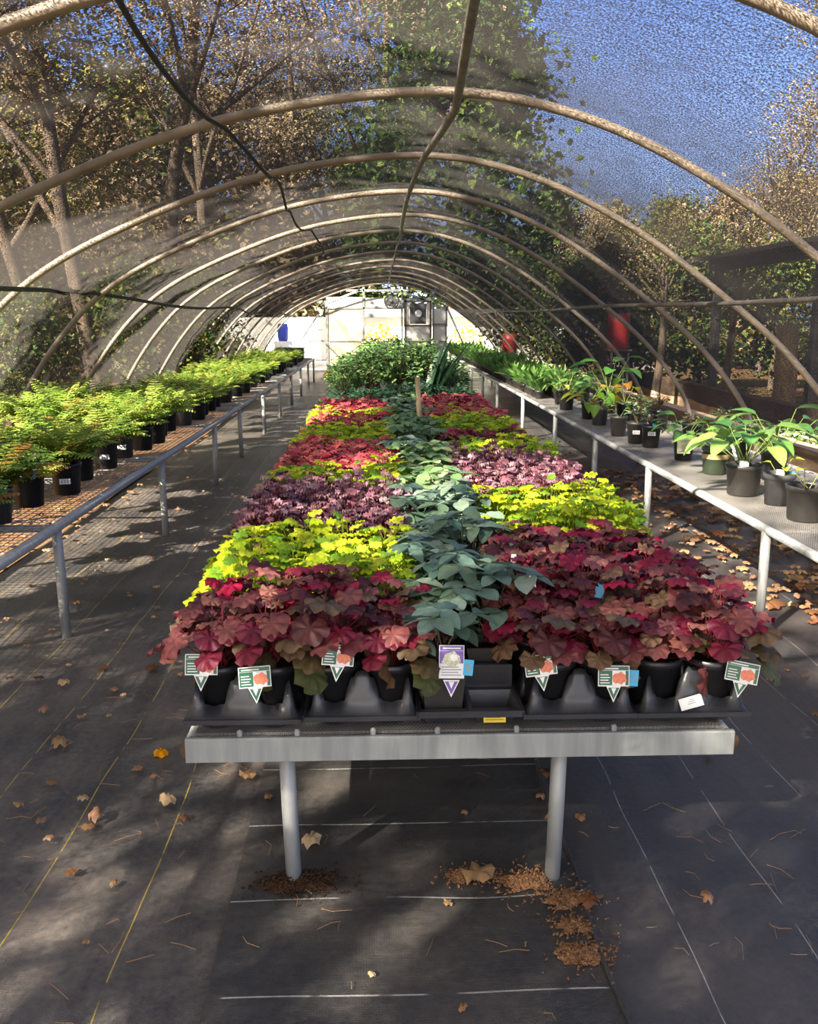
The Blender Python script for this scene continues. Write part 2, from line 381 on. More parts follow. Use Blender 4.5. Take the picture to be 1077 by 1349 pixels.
def coral_foliage(kind, seed, front=False):
    random.seed(seed); m = MB()
    P = {'burgundy': dict(n=42, R=(.028, .048), rad=.14, top=.115, lobes=7, d=.13, ru=.13),
         'lime': dict(n=52, R=(.022, .036), rad=.125, top=.12, lobes=7, d=.26, ru=.16),
         'purple': dict(n=78, R=(.018, .027), rad=.120, top=.14, lobes=9, d=.30, ru=.42),
         'red': dict(n=46, R=(.026, .038), rad=.125, top=.13, lobes=7, d=.2, ru=.14),
         'darkred': dict(n=46, R=(.026, .038), rad=.125, top=.12, lobes=7, d=.2, ru=.16)}[kind]
    pal = PAL[kind]
    for i in range(P['n']):
        q = math.sqrt((i+.5)/P['n']); az = i*2.39996+U(-.3, .3)
        rr = P['rad']*q*U(.85, 1.12); hz = .17+.03+P['top']*(1-q**2.2)*U(.75, 1.1)+U(-.012, .018)
        R = U(*P['R'])*(1.1 if q > .6 else .9)
        p = np.array((rr*math.cos(az), rr*math.sin(az), hz))
        pitch = U(.15, .45)-1.0*q**1.5+U(-.3, .3)
        if front and q > .6 and math.sin(az) < -.1:
            clear = abs(math.cos(az)) < .62      # leaves over the tags stay up on their stalks
            if not clear and random.random() < .35: continue
            if clear: p[:2] *= .82; p[2] += U(.015, .045); pitch = U(-.6, .0)
            else: p[2] -= U(.0, .06); pitch -= U(.2, .8); R *= U(.9, 1.15)
            col = jit(pick(PAL['burgundy_old'] if not clear else pal), .18)
        else: col = jit(pick(pal), .18)
        v, f, wg = lobed(R, P['lobes'], P['d'], P['ru'], 32 if kind == 'burgundy' else (22 if kind != 'purple' else 18), U(.1, .5), seed*100+i)
        cc = np.outer(1-.0*wg, col)
        vein = np.ones(len(v)); nseg = (len(v)-1)//2
        th = np.linspace(-PI, PI, nseg, endpoint=False)+PI/nseg
        vn = .82+.25*(np.abs(np.cos(th*P['lobes']/2)) < .75)
        vein[1:1+nseg] = vn; vein[0] = .85
        cc = cc*vein[:, None]
        m.add(fit(v, p, az+U(-.5, .5), pitch, U(-.35, .35)), f, 0, cc)
        sc = lin(150, 50, 60) if kind in ('burgundy', 'red', 'darkred', 'purple') else lin(150, 170, 60)
        stalk(m, (U(-.02, .02), U(-.02, .02), .155), p, .0017, sc[:3], .02)
    return m.mesh('coral_bells_foliage', M_lime if kind == 'lime' else M_leaf, True, True)
def fern_foliage(seed, size=1., n=24, warm=.0):
    random.seed(seed); m = MB()
    cols = [lin(148, 172, 68), lin(120, 150, 60), lin(174, 188, 90), lin(98, 128, 56), lin(180, 170, 92)]
    for i in range(n):
        az = i*2.39996+U(-.3, .3); q = math.sqrt((i+.5)/n)
        L = size*U(.28, .38); el = 1.5-.75*q+U(-.15, .15); curl = U(.8, 1.5)
        col = jit(random.choice(cols[:4] if random.random() > warm else [lin(170, 120, 60), lin(186, 176, 80)]), .15)
        pts = []; p = np.array((.02*math.cos(az), .02*math.sin(az), .16)); ns = 14
        for k in range(ns):
            pts.append(p.copy()); e = el-curl*(k/ns)**1.4
            p = p+L/ns*np.array((math.cos(az)*math.cos(e), math.sin(az)*math.cos(e), math.sin(e)))
        m.tube(pts, [.002*(1-.8*k/ns) for k in range(ns)], 3, caps=False, col=lin(150, 150, 60)[:3])
        for k in range(2, ns):
            s = k/ns; pl = L*.26*math.sin(PI*min(1, .12+s*.9))**.8+.008
            e = el-curl*s**1.4
            for sd_ in (-1, 1):
                nn = 4; V = [(0, 0, 0)]; F = []
                wd = L/ns*.62
                for j in range(1, nn+1):
                    t = j/(nn+1); ww = wd*(1-t*.75)
                    V += [(-ww, pl*t+pl*.05, ww*.2), (0, pl*t-pl*.02, 0), (ww, pl*t+pl*.05, ww*.2)]
                V.append((0, pl, -pl*.1))
                F = [(0, 2, 1), (0, 3, 2)]
                for j in range(nn-1):
                    a = 1+3*j; F += [(a, a+1, a+4), (a, a+4, a+3), (a+1, a+2, a+4), (a+2, a+5, a+4)][0:4]
                a = 1+3*(nn-1); F += [(a, a+1, len(V)-1), (a+1, a+2, len(V)-1)]
                v = fit(np.array(V), pts[k], az+sd_*1.15, e*.35-U(.05, .3), sd_*.3*math.sin(e))
                m.add(v, F, 0, col*U(.9, 1.1))
    return m.mesh('fern_foliage', M_fern, True, True)
def hellebore_foliage(seed, green=False):
    random.seed(seed); m = MB()
    cols = [lin(112, 138, 122), lin(84, 112, 100), lin(136, 158, 138), lin(96, 120, 96)]
    if green: cols = [lin(126, 156, 100), lin(104, 140, 84), lin(148, 170, 118), lin(96, 130, 90)]
    for i in range(9):
        az = i*2.39996+U(-.3, .3); q = math.sqrt((i+.5)/9)
        p = np.array((.10*q*math.cos(az), .10*q*math.sin(az), .17+U(.08, .2)-.05*q))
        stalk(m, (U(-.02, .02), U(-.02, .02), .155), p, .0024, lin(110, 110, 80)[:3], .015)
        nl = random.choice((4, 5, 5)); a0 = U(0, 6.3)
        for k in range(nl):
            L = U(.06, .085); v, f, wg = blade(L, L*U(.52, .68), 7, .22, U(.1, .35), .5, 0, .02)
            c = jit(random.choice(cols), .12); cc = np.outer(.93+.07*wg, c); cc[wg == 0] *= 1.15
            m.add(fit(v, p, a0+k*2*PI/nl+U(-.2, .2), U(-.2, .35)-.25*q, U(-.25, .25)), f, 0, cc)
    return m.mesh('hellebore_foliage', M_hell, True, True)
def broad_foliage(seed, n=10, L=(.12, .18), asp=.6, stem=.16, cols=None, spread=.9, droop=.35, tall=1.):
    random.seed(seed); m = MB()
    cols = cols or [lin(96, 144, 66), lin(126, 168, 76), lin(72, 120, 60), lin(150, 176, 90)]
    for i in range(n):
        az = i*2.39996+U(-.3, .3); q = math.sqrt((i+.5)/n); el = 1.4-spread*q+U(-.1, .1); S = stem*U(.7, 1.15)*tall
        p = np.array((S*math.cos(el)*math.cos(az), S*math.cos(el)*math.sin(az), .16+S*math.sin(el)))
        c = jit(random.choice(cols), .14)
        stalk(m, (U(-.015, .015), U(-.015, .015), .15), p, .0032, np.array(lin(150, 170, 90)[:3]), .0)
        l_ = U(*L); v, f, wg = blade(l_, l_*asp, 9, .3, droop*U(.6, 1.4), .42, 0, .015)
        cc = np.outer(1-.1*wg, c); cc[wg == 0] *= 1.2
        m.add(fit(v, p, az+U(-.25, .25), el*.45-U(.1, .4), U(-.3, .3)), f, 0, cc)
    return m.mesh('broad_foliage', M_hosta, True, True)
def tuft_foliage(seed, h=.2, n=26, cols=None, asp=.12):
    random.seed(seed); m = MB(); cols = cols or [lin(96, 138, 64), lin(76, 118, 54), lin(124, 158, 78)]
    for i in range(n):
        az = U(0, 6.3); v, f, wg = blade(h*U(.6, 1.1), h*asp*U(.8, 1.3), 5, .2, U(.1, .5), .45)
        m.add(fit(v, (U(-.03, .03), U(-.03, .03), .09), az, U(.75, 1.45), 0), f, 0, jit(random.choice(cols), .15))
    return m.mesh('tuft_foliage', M_hosta, True, True)
def shrub_foliage(seed, h=.55, rad=.2, n=260, cols=None, L=.065, z0=.2):
    random.seed(seed); m = MB(); cols = cols or [lin(112, 146, 82), lin(84, 120, 66), lin(148, 174, 104), lin(70, 104, 68)]
    for i in range(14):
        az = U(0, 6.3); q = U(.2, 1); p = np.array((rad*q*math.cos(az), rad*q*math.sin(az), z0+h*U(.4, .95)))
        stalk(m, (0, 0, .15), p, .004, np.array(lin(90, 76, 50)[:3]), .03)
    for i in range(n):
        az = U(0, 6.3); ph = math.acos(U(-.3, 1)); q = U(.55, 1.)**.5
        p = np.array((rad*q*math.sin(ph)*math.cos(az), rad*q*math.sin(ph)*math.sin(az), z0+h*.45+h*.5*q*math.cos(ph)))
        l_ = L*U(.7, 1.25); v, f, wg = blade(l_, l_*.42, 5, .2, U(0, .4), .45)
        m.add(fit(v, p, az+U(-.8, .8), U(-.4, .8), U(-.5, .5)), f, 0, jit(random.choice(cols), .16))
    return m.mesh('shrub_foliage', M_hosta, True, True)
# ------------------------------------------------------------------ pots
def pot_mesh(name, mat, rt=.075, rb=.058, h=.17, seg=28, band=None):
    m = MB()
    m.lathe([(.001, .002), (rb-.004, .002), (rb, .006), (rt-.005, h-.024), (rt+.001, h-.022), (rt+.003, h), (rt-.002, h+.001), (rt-.005, h-.01), (rt-.007, h-.035)], seg)
    mats = [mat]
    return m.mesh(name, mats)
def soil_mesh(r=.069, z=.146):
    m = MB(); m.lathe([(r, z-.004), (r*.7, z), (r*.3, z+.005), (.0005, z+.006)], 20); return m.mesh('soil', M_soil)
PM_pot = pot_mesh('pot', M_pot); PM_dusty = pot_mesh('dusty_pot', M_pot_dusty); SM = soil_mesh()
PM_big = pot_mesh('large_pot', M_pot_dusty, .100, .084, .175, 32); SM_big = soil_mesh(.093, .15)
PM_gal = pot_mesh('gallon_pot', M_pot, .083, .068, .175); SM_gal = soil_mesh(.077, .15)
PM_grey = pot_mesh('grey_pot', M_pot_grey, .080, .066, .165); PM_green = pot_mesh('green_pot', M_pot_green, .085, .074, .17)
def ribbed_pot(name, mat, rt, rb, h):
    m = MB(); seg = 48; V = []; F = []
    prof = [(.001, .002, 0), (rb, .003, 1), (rt-.006, h-.03, 1), (rt, h-.028, 0), (rt+.002, h, 0), (rt-.005, h, 0), (rt-.008, h-.03, 0)]
    for r, z, q in prof:
        for k in range(seg):
            a = 2*PI*k/seg; r2 = r*(1-.022*q*(k % 4 in (0, 1))); V.append((r2*math.cos(a), r2*math.sin(a), z))
    for i in range(len(prof)-1):
        for k in range(seg):
            k2 = (k+1) % seg; F.append((i*seg+k, i*seg+k2, (i+1)*seg+k2, (i+1)*seg+k))
    m.add(V, F); return m.mesh(name, mat)
PM_ribbed = ribbed_pot('ribbed_pot', M_pot_grey, .082, .066, .17)
PM_small = pot_mesh('small_pot', M_pot_dusty, .052, .042, .10, 14)
SM_small = soil_mesh(.046, .085)
def square_pot():
    m = MB(); s0, s1, h = .047, .060, .15
    for (a, za, b, zb) in ((s0, 0, s1-.003, h-.02), (s1-.003, h-.02, s1, h-.018), (s1, h-.018, s1+.001, h), (s1+.001, h, s1-.005, h), (s1-.005, h, s1-.009, h-.03)):
        V = [(-a, -a, za), (a, -a, za), (a, a, za), (-a, a, za), (-b, -b, zb), (b, -b, zb), (b, b, zb), (-b, b, zb)]
        m.add(V, [(0, 1, 5, 4), (1, 2, 6, 5), (2, 3, 7, 6), (3, 0, 4, 7)])
    m.add([(-s0, -s0, 0), (s0, -s0, 0), (s0, s0, 0), (-s0, s0, 0)], [(3, 2, 1, 0)])
    return m.mesh('square_pot', M_pot_dusty, False)
PM_sq = square_pot()
def sq_soil():
    m = MB(); a = .051; m.add([(-a, -a, .125), (a, -a, .125), (a, a, .125), (-a, a, .125), (0, 0, .133)], [(0, 1, 4), (1, 2, 4), (2, 3, 4), (3, 0, 4)]); return m.mesh('square_soil', M_soil)
SM_sq = sq_soil()

# tags (local: card in the xz plane, facing -y, bottom tip at z=0)
def flat(m, x0, x1, z0, z1, y, mi): m.add([(x0, y, z0), (x1, y, z0), (x1, y, z1), (x0, y, z1)], [(0, 1, 2, 3)], mi)
def disc(m, cx, cz, rx, rz, y, mi, seg=14, wob=.25):
    V = [(cx, y, cz)]+[(cx+rx*(1+U(-wob, wob))*math.cos(2*PI*k/seg), y, cz+rz*(1+U(-wob, wob))*math.sin(2*PI*k/seg)) for k in range(seg)]
    m.add(V, [(0, 1+k, 1+(k+1) % seg) for k in range(seg)], mi)
def vtail(m, w_, h_, mi, mi2, y=-.0008):
    m.add([(-w_, 0, h_), (0, 0, 0), (w_, 0, h_), (0, 0, h_)], [(0, 1, 3), (3, 1, 2)], 0)
    m.add([(-w_*.8, y, h_*.92), (0, y, h_*.16), (w_*.8, y, h_*.92), (0, y, h_*.92)], [(0, 1, 3), (3, 1, 2)], mi)
    m.add([(-w_*.35, y*2, h_*.9), (0, y*2, h_*.5), (w_*.35, y*2, h_*.9)], [(0, 1, 2)], mi2)
def green_tag(name='plant_tag'):
    random.seed(3); m = MB(); W, H, z0 = .041, .054, .042
    m.box(-W, W, 0, .0014, z0, z0+H, 0)
    flat(m, -W+.002, W-.002, z0+H-.012, z0+H-.002, -.0006, 1)
    flat(m, -W+.002, -.004, z0+.003, z0+H-.013, -.0006, 1)
    flat(m, W-.010, W-.002, z0+.003, z0+H-.013, -.0006, 1)
    disc(m, .016, z0+.021, .018, .016, -.0009, 2)
    for k in range(4): flat(m, -W+.006, -.010-.004*(k % 2), z0+.008+k*.007, z0+.0105+k*.007, -.0009, 0)
    flat(m, -W+.008, .012, z0+H-.009, z0+H-.006, -.0009, 0)
    vtail(m, .019, .042, 1, 0)
    return m.mesh(name, [M_white, M_tag_green, M_tag_red], False)
def purple_tag():
    random.seed(4); m = MB(); W, H, z0 = .0335, .088, .05
    m.box(-W, W, 0, .0014, z0, z0+H, 0)
    flat(m, -W+.002, W-.002, z0+H-.014, z0+H-.002, -.0006, 1)
    flat(m, -W+.002, W-.002, z0+.040, z0+H-.015, -.0006, 1)
    disc(m, 0, z0+.052, .026, .019, -.0009, 2)
    disc(m, .006, z0+.055, .010, .009, -.0012, 0)
    for k in range(4): flat(m, -W+.007, W-.007-.008*(k % 2), z0+.008+k*.007, z0+.0105+k*.007, -.0007, 3)
    flat(m, -W+.010, W-.010, z0+H-.010, z0+H-.006, -.0009, 0)
    vtail(m, .022, .046, 1, 0)
    return m.mesh('purple_tag', [M_white, M_tag_purple, M_tag_cream, M_tag_grey], False)
def small_tag(mat, w_=.011, h_=.05, lines=True):
    m = MB(); m.box(-w_, w_, 0, .0012, 0, h_, 0)
    if lines:
        for k in range(3): flat(m, -w_*.6+k*w_*.5, -w_*.4+k*w_*.5, h_*.2, h_*.8, -.0005, 1)
    return m.mesh('small_tag', [mat, M_tag_grey], False)
TG = green_tag(); TP = purple_tag(); TB = small_tag(M_tag_blue, .013, .042); TW = small_tag(M_white, .008, .085, False); TWs = small_tag(M_white, .022, .03)

# ------------------------------------------------------------------ ground and setting
def sheet(name, mat, x0, x1, y0, y1, nx, ny, z, amp=.0, seed=0, hole=None):
    rr = np.random.default_rng(seed); m = MB()
    xs = np.linspace(x0, x1, nx); ys = y0+(y1-y0)*np.linspace(0, 1, ny)**1.6
    ph = rr.uniform(0, 6, 8)
    V = []
    for y in ys:
        for x in xs:
            h = amp*(math.sin(x*2.1+ph[0]+y*.5)*math.sin(y*1.7+ph[1])+.5*math.sin(x*5+y*2.3+ph[2])*math.sin(y*4.1-x*1.2+ph[3])+.25*math.sin(x*13+ph[4]+y*3)*math.sin(y*9+ph[5]))
            V.append((x, y, z+h))
    F = [(j*nx+i, j*nx+i+1, (j+1)*nx+i+1, (j+1)*nx+i) for j in range(ny-1) for i in range(nx-1)]
    m.add(V, F); return m.mesh(name, mat)
struct('ground', sheet('ground', M_litter, -70, 70, -40, 110, 40, 40, -.05))
struct('floor', sheet('floor_left', M_fab_side, -2.42, -.38, -2, 27.5, 30, 130, 0, .006, 1))
struct('floor', sheet('floor_middle', M_fab_mid, -.41, .545, -2, 27.5, 20, 130, .008, .004, 2))
struct('floor', sheet('floor_right', M_fab_right, .50, 3.45, -2, 27.5, 44, 130, 0, .007, 3))
tag(link('pine_straw', sheet('pine_straw', M_pine, -3.4, -2.34, -2, 26, 20, 120, .006, .010, 4)), 'orange brown pine straw covering the ground under the fern bench', 'pine straw', None, 'stuff')
struct('path', sheet('pale_yard', M_pale, -9, 9, 27.5, 60, 12, 20, -.02))

# tunnel profile: shade cloth and hoops
PROF = [(-3.42, -.04), (-3.36, .3), (-3.19, .75), (-2.78, 1.35), (-2.30, 1.80), (-1.63, 2.15), (-.72, 2.47), (.28, 2.60), (1.03, 2.48), (1.74, 2.15), (2.42, 1.68), (2.93, 1.25), (3.33, .75), (3.50, .3), (3.56, -.04)]
def profile(n):
    P = [Vector((a, b, 0)) for a, b in PROF]; out = []
    for i in range(len(P)-1):
        p0, p1, p2, p3 = P[max(i-1, 0)], P[i], P[i+1], P[min(i+2, len(P)-1)]
        for k in range(n):
            t = k/n
            out.append(.5*((2*p1)+(p2-p0)*t+(2*p0-5*p1+4*p2-p3)*t*t+(3*p1-3*p2+p3-p0)*t**3))
    out.append(P[-1]); return [(q.x, q.y) for q in out]
PR = profile(6); XC = .07
HOOPS = [-.75, 1.05, 2.85, 4.60, 6.26, 8.08, 9.80, 11.6, 13.4, 15.2, 17.0, 18.8, 20.6, 22.4, 24.2, 26.1]
def sagz(y):
    return -.10*max(0, (y-15)/10)
for i, y in enumerate(HOOPS):
    m = MB(); lean = U(-.05, .05); dx = U(-.03, .03)
    pts = [(x+dx*z/2.6, y+lean*z/2.6, z*(1+sagz(y)/2.6)) for x, z in PR]
    m.tube(pts, .023, 10)
    near = {0: 'weathered steel hoop of the tunnel standing behind the viewer', 1: 'weathered steel hoop of the tunnel just above the viewer', 2: 'steel hoop crossing only the top corners, nearest in view'}
    lab = near.get(i, 'weathered bent steel hoop holding up the shade cloth, %s from the near end' % ordi(i-1))
    if i == 15: lab = 'last steel hoop of the tunnel, right at the open end'
    tag(link('hoop', m.mesh('hoop', M_pipe)), lab, 'hoop', 'steel hoops of the tunnel')
def cloth():
    m = MB(); off = .032; ys = np.arange(-1.2, 26.3, .15); V = []; UVs = []
    for j, y in enumerate(ys):
        k = max(0, np.searchsorted(HOOPS, y)-1); y0 = HOOPS[k]; y1 = HOOPS[min(k+1, len(HOOPS)-1)]
        t = min(1, max(0, (y-y0)/max(.01, y1-y0))); sag = .045*math.sin(PI*t)
        s = 0
        for i, (x, z) in enumerate(PR):
            a = PR[max(i-1, 0)]; b = PR[min(i+1, len(PR)-1)]; tx, tz = b[0]-a[0], b[1]-a[1]; L = math.hypot(tx, tz); nx, nz = -tz/L, tx/L
            w_ = .008*math.sin(i*1.9+y*2.3)*math.sin(PI*t)+.006*math.sin(i*.7-y*5.1)*math.sin(PI*t)
            o = off-sag*(1 if z > .3 else 0)+w_
            zz = z*(1+sagz(y)/2.6)
            if i: s += math.hypot(x-PR[i-1][0], z-PR[i-1][1])
            V.append((x+nx*o, y, max(zz+nz*o, .02))); UVs.append((s, y))
    nx_ = len(PR)
    F = [(j*nx_+i, (j+1)*nx_+i, (j+1)*nx_+i+1, j*nx_+i+1) for j in range(len(ys)-1) for i in range(nx_-1)
         if not (V[j*nx_+i][0] > 3.2 and V[j*nx_+i+1][2] < .62)]
    m.add(V, F); me = m.mesh('ceiling', M_cloth)
    uv = me.uv_layers.new(name='UVMap'); li = np.zeros(len(me.loops), int); me.loops.foreach_get('vertex_index', li)
    uv.data.foreach_set('uv', np.array(UVs)[li].ravel())
    struct('ceiling', me, label='black shade cloth stretched over the hoops of the tunnel')
cloth()
def longpipe(name, pts, r, mat, label, cat):
    m = MB(); m.tube(pts, r, 8); tag(link(name, m.mesh(name, mat)), label, cat)
rp = [(.38, 4.6), (.30, 6.26), (.25, 8.08), (.27, 9.8), (.29, 11.6)]
def rx(y):
    if y <= 4.6: return .38-.042*(4.6-y)
    for a, b in zip(rp, rp[1:]):
        if y <= b[1]: return a[0]+(b[0]-a[0])*(y-a[1])/(b[1]-a[1])
    return .29
longpipe('ridge_pipe', [(rx(y), y, 2.545*(1+sagz(y)/2.6)-.02*math.sin(y*1.7)) for y in np.arange(-.8, 26.1, .45)], .020, M_hose, 'brown ridge pipe running under the top of the hoops', 'pipe')
longpipe('side_pipe', [(-2.30+.10*math.sin(y*.6), y, 1.745-.008*(y-4.6)+.03*math.sin(y*.95+.4)) for y in np.arange(-.8, 26.1, .4)], .017, M_rope, 'black wavy side pipe fastened to the hoops above the fern bench', 'pipe')
longpipe('side_pipe', [(2.40, y, 1.655+.012*math.sin(y*.8)) for y in np.arange(-.8, 26.1, .4)], .017, M_hose, 'straight brown side pipe fastened to the hoops above the hosta bench', 'pipe')
longpipe('cord', [(-.70+.05*math.sin(y*1.3), y, 2.435-.05*abs(math.sin((y-1.05)*PI/1.75))+.01*math.sin(y*4)) for y in np.arange(-.8, 14, .2)], .010, M_rope, 'thin black cord slung lengthwise under the shade cloth', 'cord')

# timber edging beside the tunnel
def beam(name, x0, x1, y0, y1, z0, z1, mat, label, cat='timber'):
    tag(link(name, boxmesh(name, mat, (x0, x1, y0, y1, z0, z1))), label, cat)
beam('edging_board', 3.10, 3.30, 2, 24, .0, .40, M_board, 'pale weathered edging board along the foot of the cloth behind the hosta bench')
beam('edging_timber', 3.62, 3.80, 2, 24, -.05, .46, M_wood, 'brown timber edging running outside the cloth behind the pale board')
beam('retaining_timber', 5.2, 5.4, 2, 26, -.05, .46, M_wood, 'dark retaining timber further out behind the hosta bench')
beam('edging_board', -3.32, -3.26, 2, 24, .0, .33, M_board, 'thin pale board along the foot of the cloth behind the ferns')

# ------------------------------------------------------------------ benches
def bench(name, label, x0, x1, y0, y1, z, legs_y, front_right, deckmat, th=.055):
    t = thing(name, label, 'bench', (0, 0, 0))
    fx, bx = (x0, x1) if front_right else (x1, x0)
    m = MB(); m.box(x0, x1, y0, y1, z-.012, z-.004); link('deck', m.mesh('deck', deckmat, False), t)
    for x in (fx, bx):
        m = MB(); m.tube([(x, y0, z-.022), (x, y1, z-.022)], .021, 12); link('rail', m.mesh('rail', M_galv), t)
    for y in legs_y:
        m = MB(); m.tube([(x0, y, z-.035), (x1, y, z-.035)], .018, 8); link('cross_bar', m.mesh('cross_bar', M_galv), t)
        for x in (fx, bx):
            m = MB(); m.tube([(x, y, -.03), (x+U(-.008, .008), y, z-.03)], .023, 12); link('leg', m.mesh('leg', M_galv), t)
    return t
LB = .60; RB = .575
def lattice_bench():
    z = LB; x0, x1, y0, y1 = -2.85, -1.55, 2.2, 22
    t = thing('bench', 'long low galvanised bench of open wire carrying the potted ferns', 'bench', (0, 0, 0))
    m = MB()
    for x in np.arange(x0+.04, x1, .04): m.box(x-.0015, x+.0015, y0, y1, z-.006, z-.003)
    for y in np.arange(y0, y1, .05): m.box(x0, x1, y-.0015, y+.0015, z-.003, z)
    link('wire_deck', m.mesh('wire_deck', M_galv, False), t)
    for x in (x0, x1):
        m = MB(); m.tube([(x, y0, z-.035), (x, y1, z-.035)], .026, 12); link('rail', m.mesh('rail', M_galv), t)
    for y in (4.26, 6.39, 8.45, 10.1, 12.2, 14.2, 16.2, 18.2, 20.2, 21.9, 2.4):
        m = MB(); m.tube([(x0, y, z-.045), (x1, y, z-.045)], .018, 8); link('cross_bar', m.mesh('cross_bar', M_galv), t)
        for x in (x0, x1):
            m = MB(); m.tube([(x, y, -.03), (x+U(-.01, .01), y, z-.03)], .024, 12); link('leg', m.mesh('leg', M_galv), t)
lattice_bench()
bench('bench', 'long grey expanded metal bench carrying hostas and small pots', 1.86, 2.78, 2.2, 25.2, RB, (2.3, 4.12, 6.02, 7.6, 9.4, 11.5, 14.0, 16, 18, 20, 22, 24.6), True, M_grate)

# centre table
TZ = .476; TX0, TX1, TY0, TY1 = -.51, .94, 2.17, 13.4
tb = thing('table', 'long low galvanised table down the middle full of coral bells', 'table', (0, 0, 0))
m = MB(); m.box(TX0+.02, TX1-.02, TY0+.035, TY1-.03, TZ-.008, TZ); link('deck', m.mesh('deck', M_grate, False), tb)
def channel(x0, x1, y, flip=1):
    m = MB(); d = .014*flip; t_ = .004; z0, z1 = TZ-.066, TZ
    prof = [(0, z0), (0, z1-.004), (.004*flip, z1), (d, z1), (d, z1-t_), (t_*flip, z1-t_), (t_*flip, z0+t_), (d, z0+t_), (d, z0)]
    V = [(x, y+a, b) for x in (x0, x1) for a, b in prof]; n = len(prof)
    m.add(V, [(i, (i+1) % n, n+(i+1) % n, n+i) for i in range(n)]); return m.mesh('channel', M_bar, False)
link('front_channel', channel(TX0, TX1, TY0), tb); link('back_channel', channel(TX0, TX1, TY1, -1), tb)
for x in (TX0+.012, TX1-.012):
    m = MB(); m.tube([(x, TY0+.012, TZ-.034), (x, TY1, TZ-.034)], .024, 14); link('side_rail', m.mesh('side_rail', M_galv), tb)
    m = MB(); m.tube([(x, TY0-.002 if False else TY0+.006, TZ-.034), (x, TY0+.03, TZ-.034)], .0285, 14)
    o = link('rail_end', m.mesh('rail_end', M_rust), tb); o['label'] = 'rusty open end of the side rail'
for y in np.arange(TY0+.2, TY1, .5):
    m = MB(); m.box(TX0, TX1, y, y+.02, TZ-.03, TZ-.008); link('cross_bar', m.mesh('cross_bar', M_galv, False), tb)
for y in (2.235, 4.4, 6.6, 8.8, 11, 13.2):
    for x, dx in ((-.255, .012), (.487, -.008)):
        m = MB(); h = TZ-.05
        m.tube([(x+dx, y, -.02), (x+dx*.4, y, .22), (x, y+.0, h)], [.0215, .022, .0215], 16)
        link('leg', m.mesh('leg', M_galv), tb)
# nuts on the front edge
for x in (-.37, -.22, -.02, .15, .36, .62):
    m = MB(); m.lathe([(.008, 0), (.008, .012), (.004, .016), (.0005, .017)], 8, c=(x, TY0+.02)); o = link('bolt', m.mesh('bolt', M_galv, False), tb); o.location = (0, 0, TZ)

# ------------------------------------------------------------------ trays
PX, PY = .15, .17
def tray_mesh(cols=2, rows=4, px=PX, py=PY):
    m = MB(); W, D = cols*px, rows*py; s = .0075
    nx, ny = int(W/s)+1, int(D/(s*1.3))+1
    xs = np.linspace(-.003, W+.003, nx); ys = np.linspace(-.012, D+.004, ny)
    X, Y = np.meshgrid(xs, ys)
    d = np.full(X.shape, 9.)
    for i in range(cols):
        for j in range(rows):
            d = np.minimum(d, np.hypot(X-(i+.5)*px, (Y-(j+.5)*py)))
    ro = .0695
    edge = np.minimum(np.minimum(X+.003, W+.003-X), np.minimum(Y+.012, D+.004-Y))
    ridge = np.clip((d-ro)/.009, 0, 1); ridge = ridge**.75
    up = np.clip((edge-.010)/.026, 0, 1); up = up*up*(3-2*up)
    Z = .042+.112*ridge*up
    inside = d < ro
    Z = np.where(inside, .042-.040*np.clip((ro-d)/.010, 0, 1), Z)
    Z = np.where(edge < .0095, .042, Z)
    V = list(zip(X.ravel(), Y.ravel(), Z.ravel())); F = []
    for j in range(ny-1):
        for i in range(nx-1): F.append((j*nx+i, j*nx+i+1, (j+1)*nx+i+1, (j+1)*nx+i))
    m.add(V, F)
    # rolled rim skirt and cup undersides
    x0, x1, y0, y1 = xs[0], xs[-1], ys[0], ys[-1]
    for (a, b) in (((x0, y0), (x1, y0)), ((x1, y0), (x1, y1)), ((x1, y1), (x0, y1)), ((x0, y1), (x0, y0))):
        m.add([(a[0], a[1], .0425), (b[0], b[1], .0425), (b[0]*1.0, b[1], .029), (a[0], a[1], .029)], [(0, 3, 2, 1)])
    for i in range(cols):
        for j in range(rows):
            m.lathe([(.056, .001), (.060, .004), (.066, .040)], 24, c=((i+.5)*px, (j+.5)*py))
    return m.mesh('carry_tray', M_tray)
TM = tray_mesh()
trays = []
TRAYX = [(-.510, 'outermost on the fern side'), (-.200, 'inner on the fern side'), (.380, 'inner on the hosta side'), (.685, 'outermost on the hosta side')]
ROW0 = 2.205
for k in range(9):
    for c, (x, wh) in enumerate(TRAYX):
        o = link('carry_tray', TM, None, (x+U(-.003, .003), ROW0+k*PY*4.02+(0 if k else (-.004, .006, .002, .000)[c]), TZ+.001), U(-.008, .008))
        lab = ('scalloped black carry tray at the front edge of the table, '+wh) if k == 0 else 'scalloped black carry tray, %s, %s one back from the table front' % (wh, ordi(k+1))
        tag(o, lab, 'tray', 'black carry trays on the table'); trays.append(o)
# sticker on the tray with the white label
m = MB(); m.box(-.031, .031, 0, .001, -.0155, .0155, 0)
for k in range(3): flat(m, -.010+.004*k, .012-.002*k, -.004+.005*k, -.002+.005*k, -.0006, 1)
ft = trays[3]; o = link('white_label', m.mesh('white_label', [M_white, M_tag_grey], False), ft, (.140, -.006, .070)); o.rotation_euler = (-.35, -.28, 0); o['label'] = 'white price label stuck on the tray'
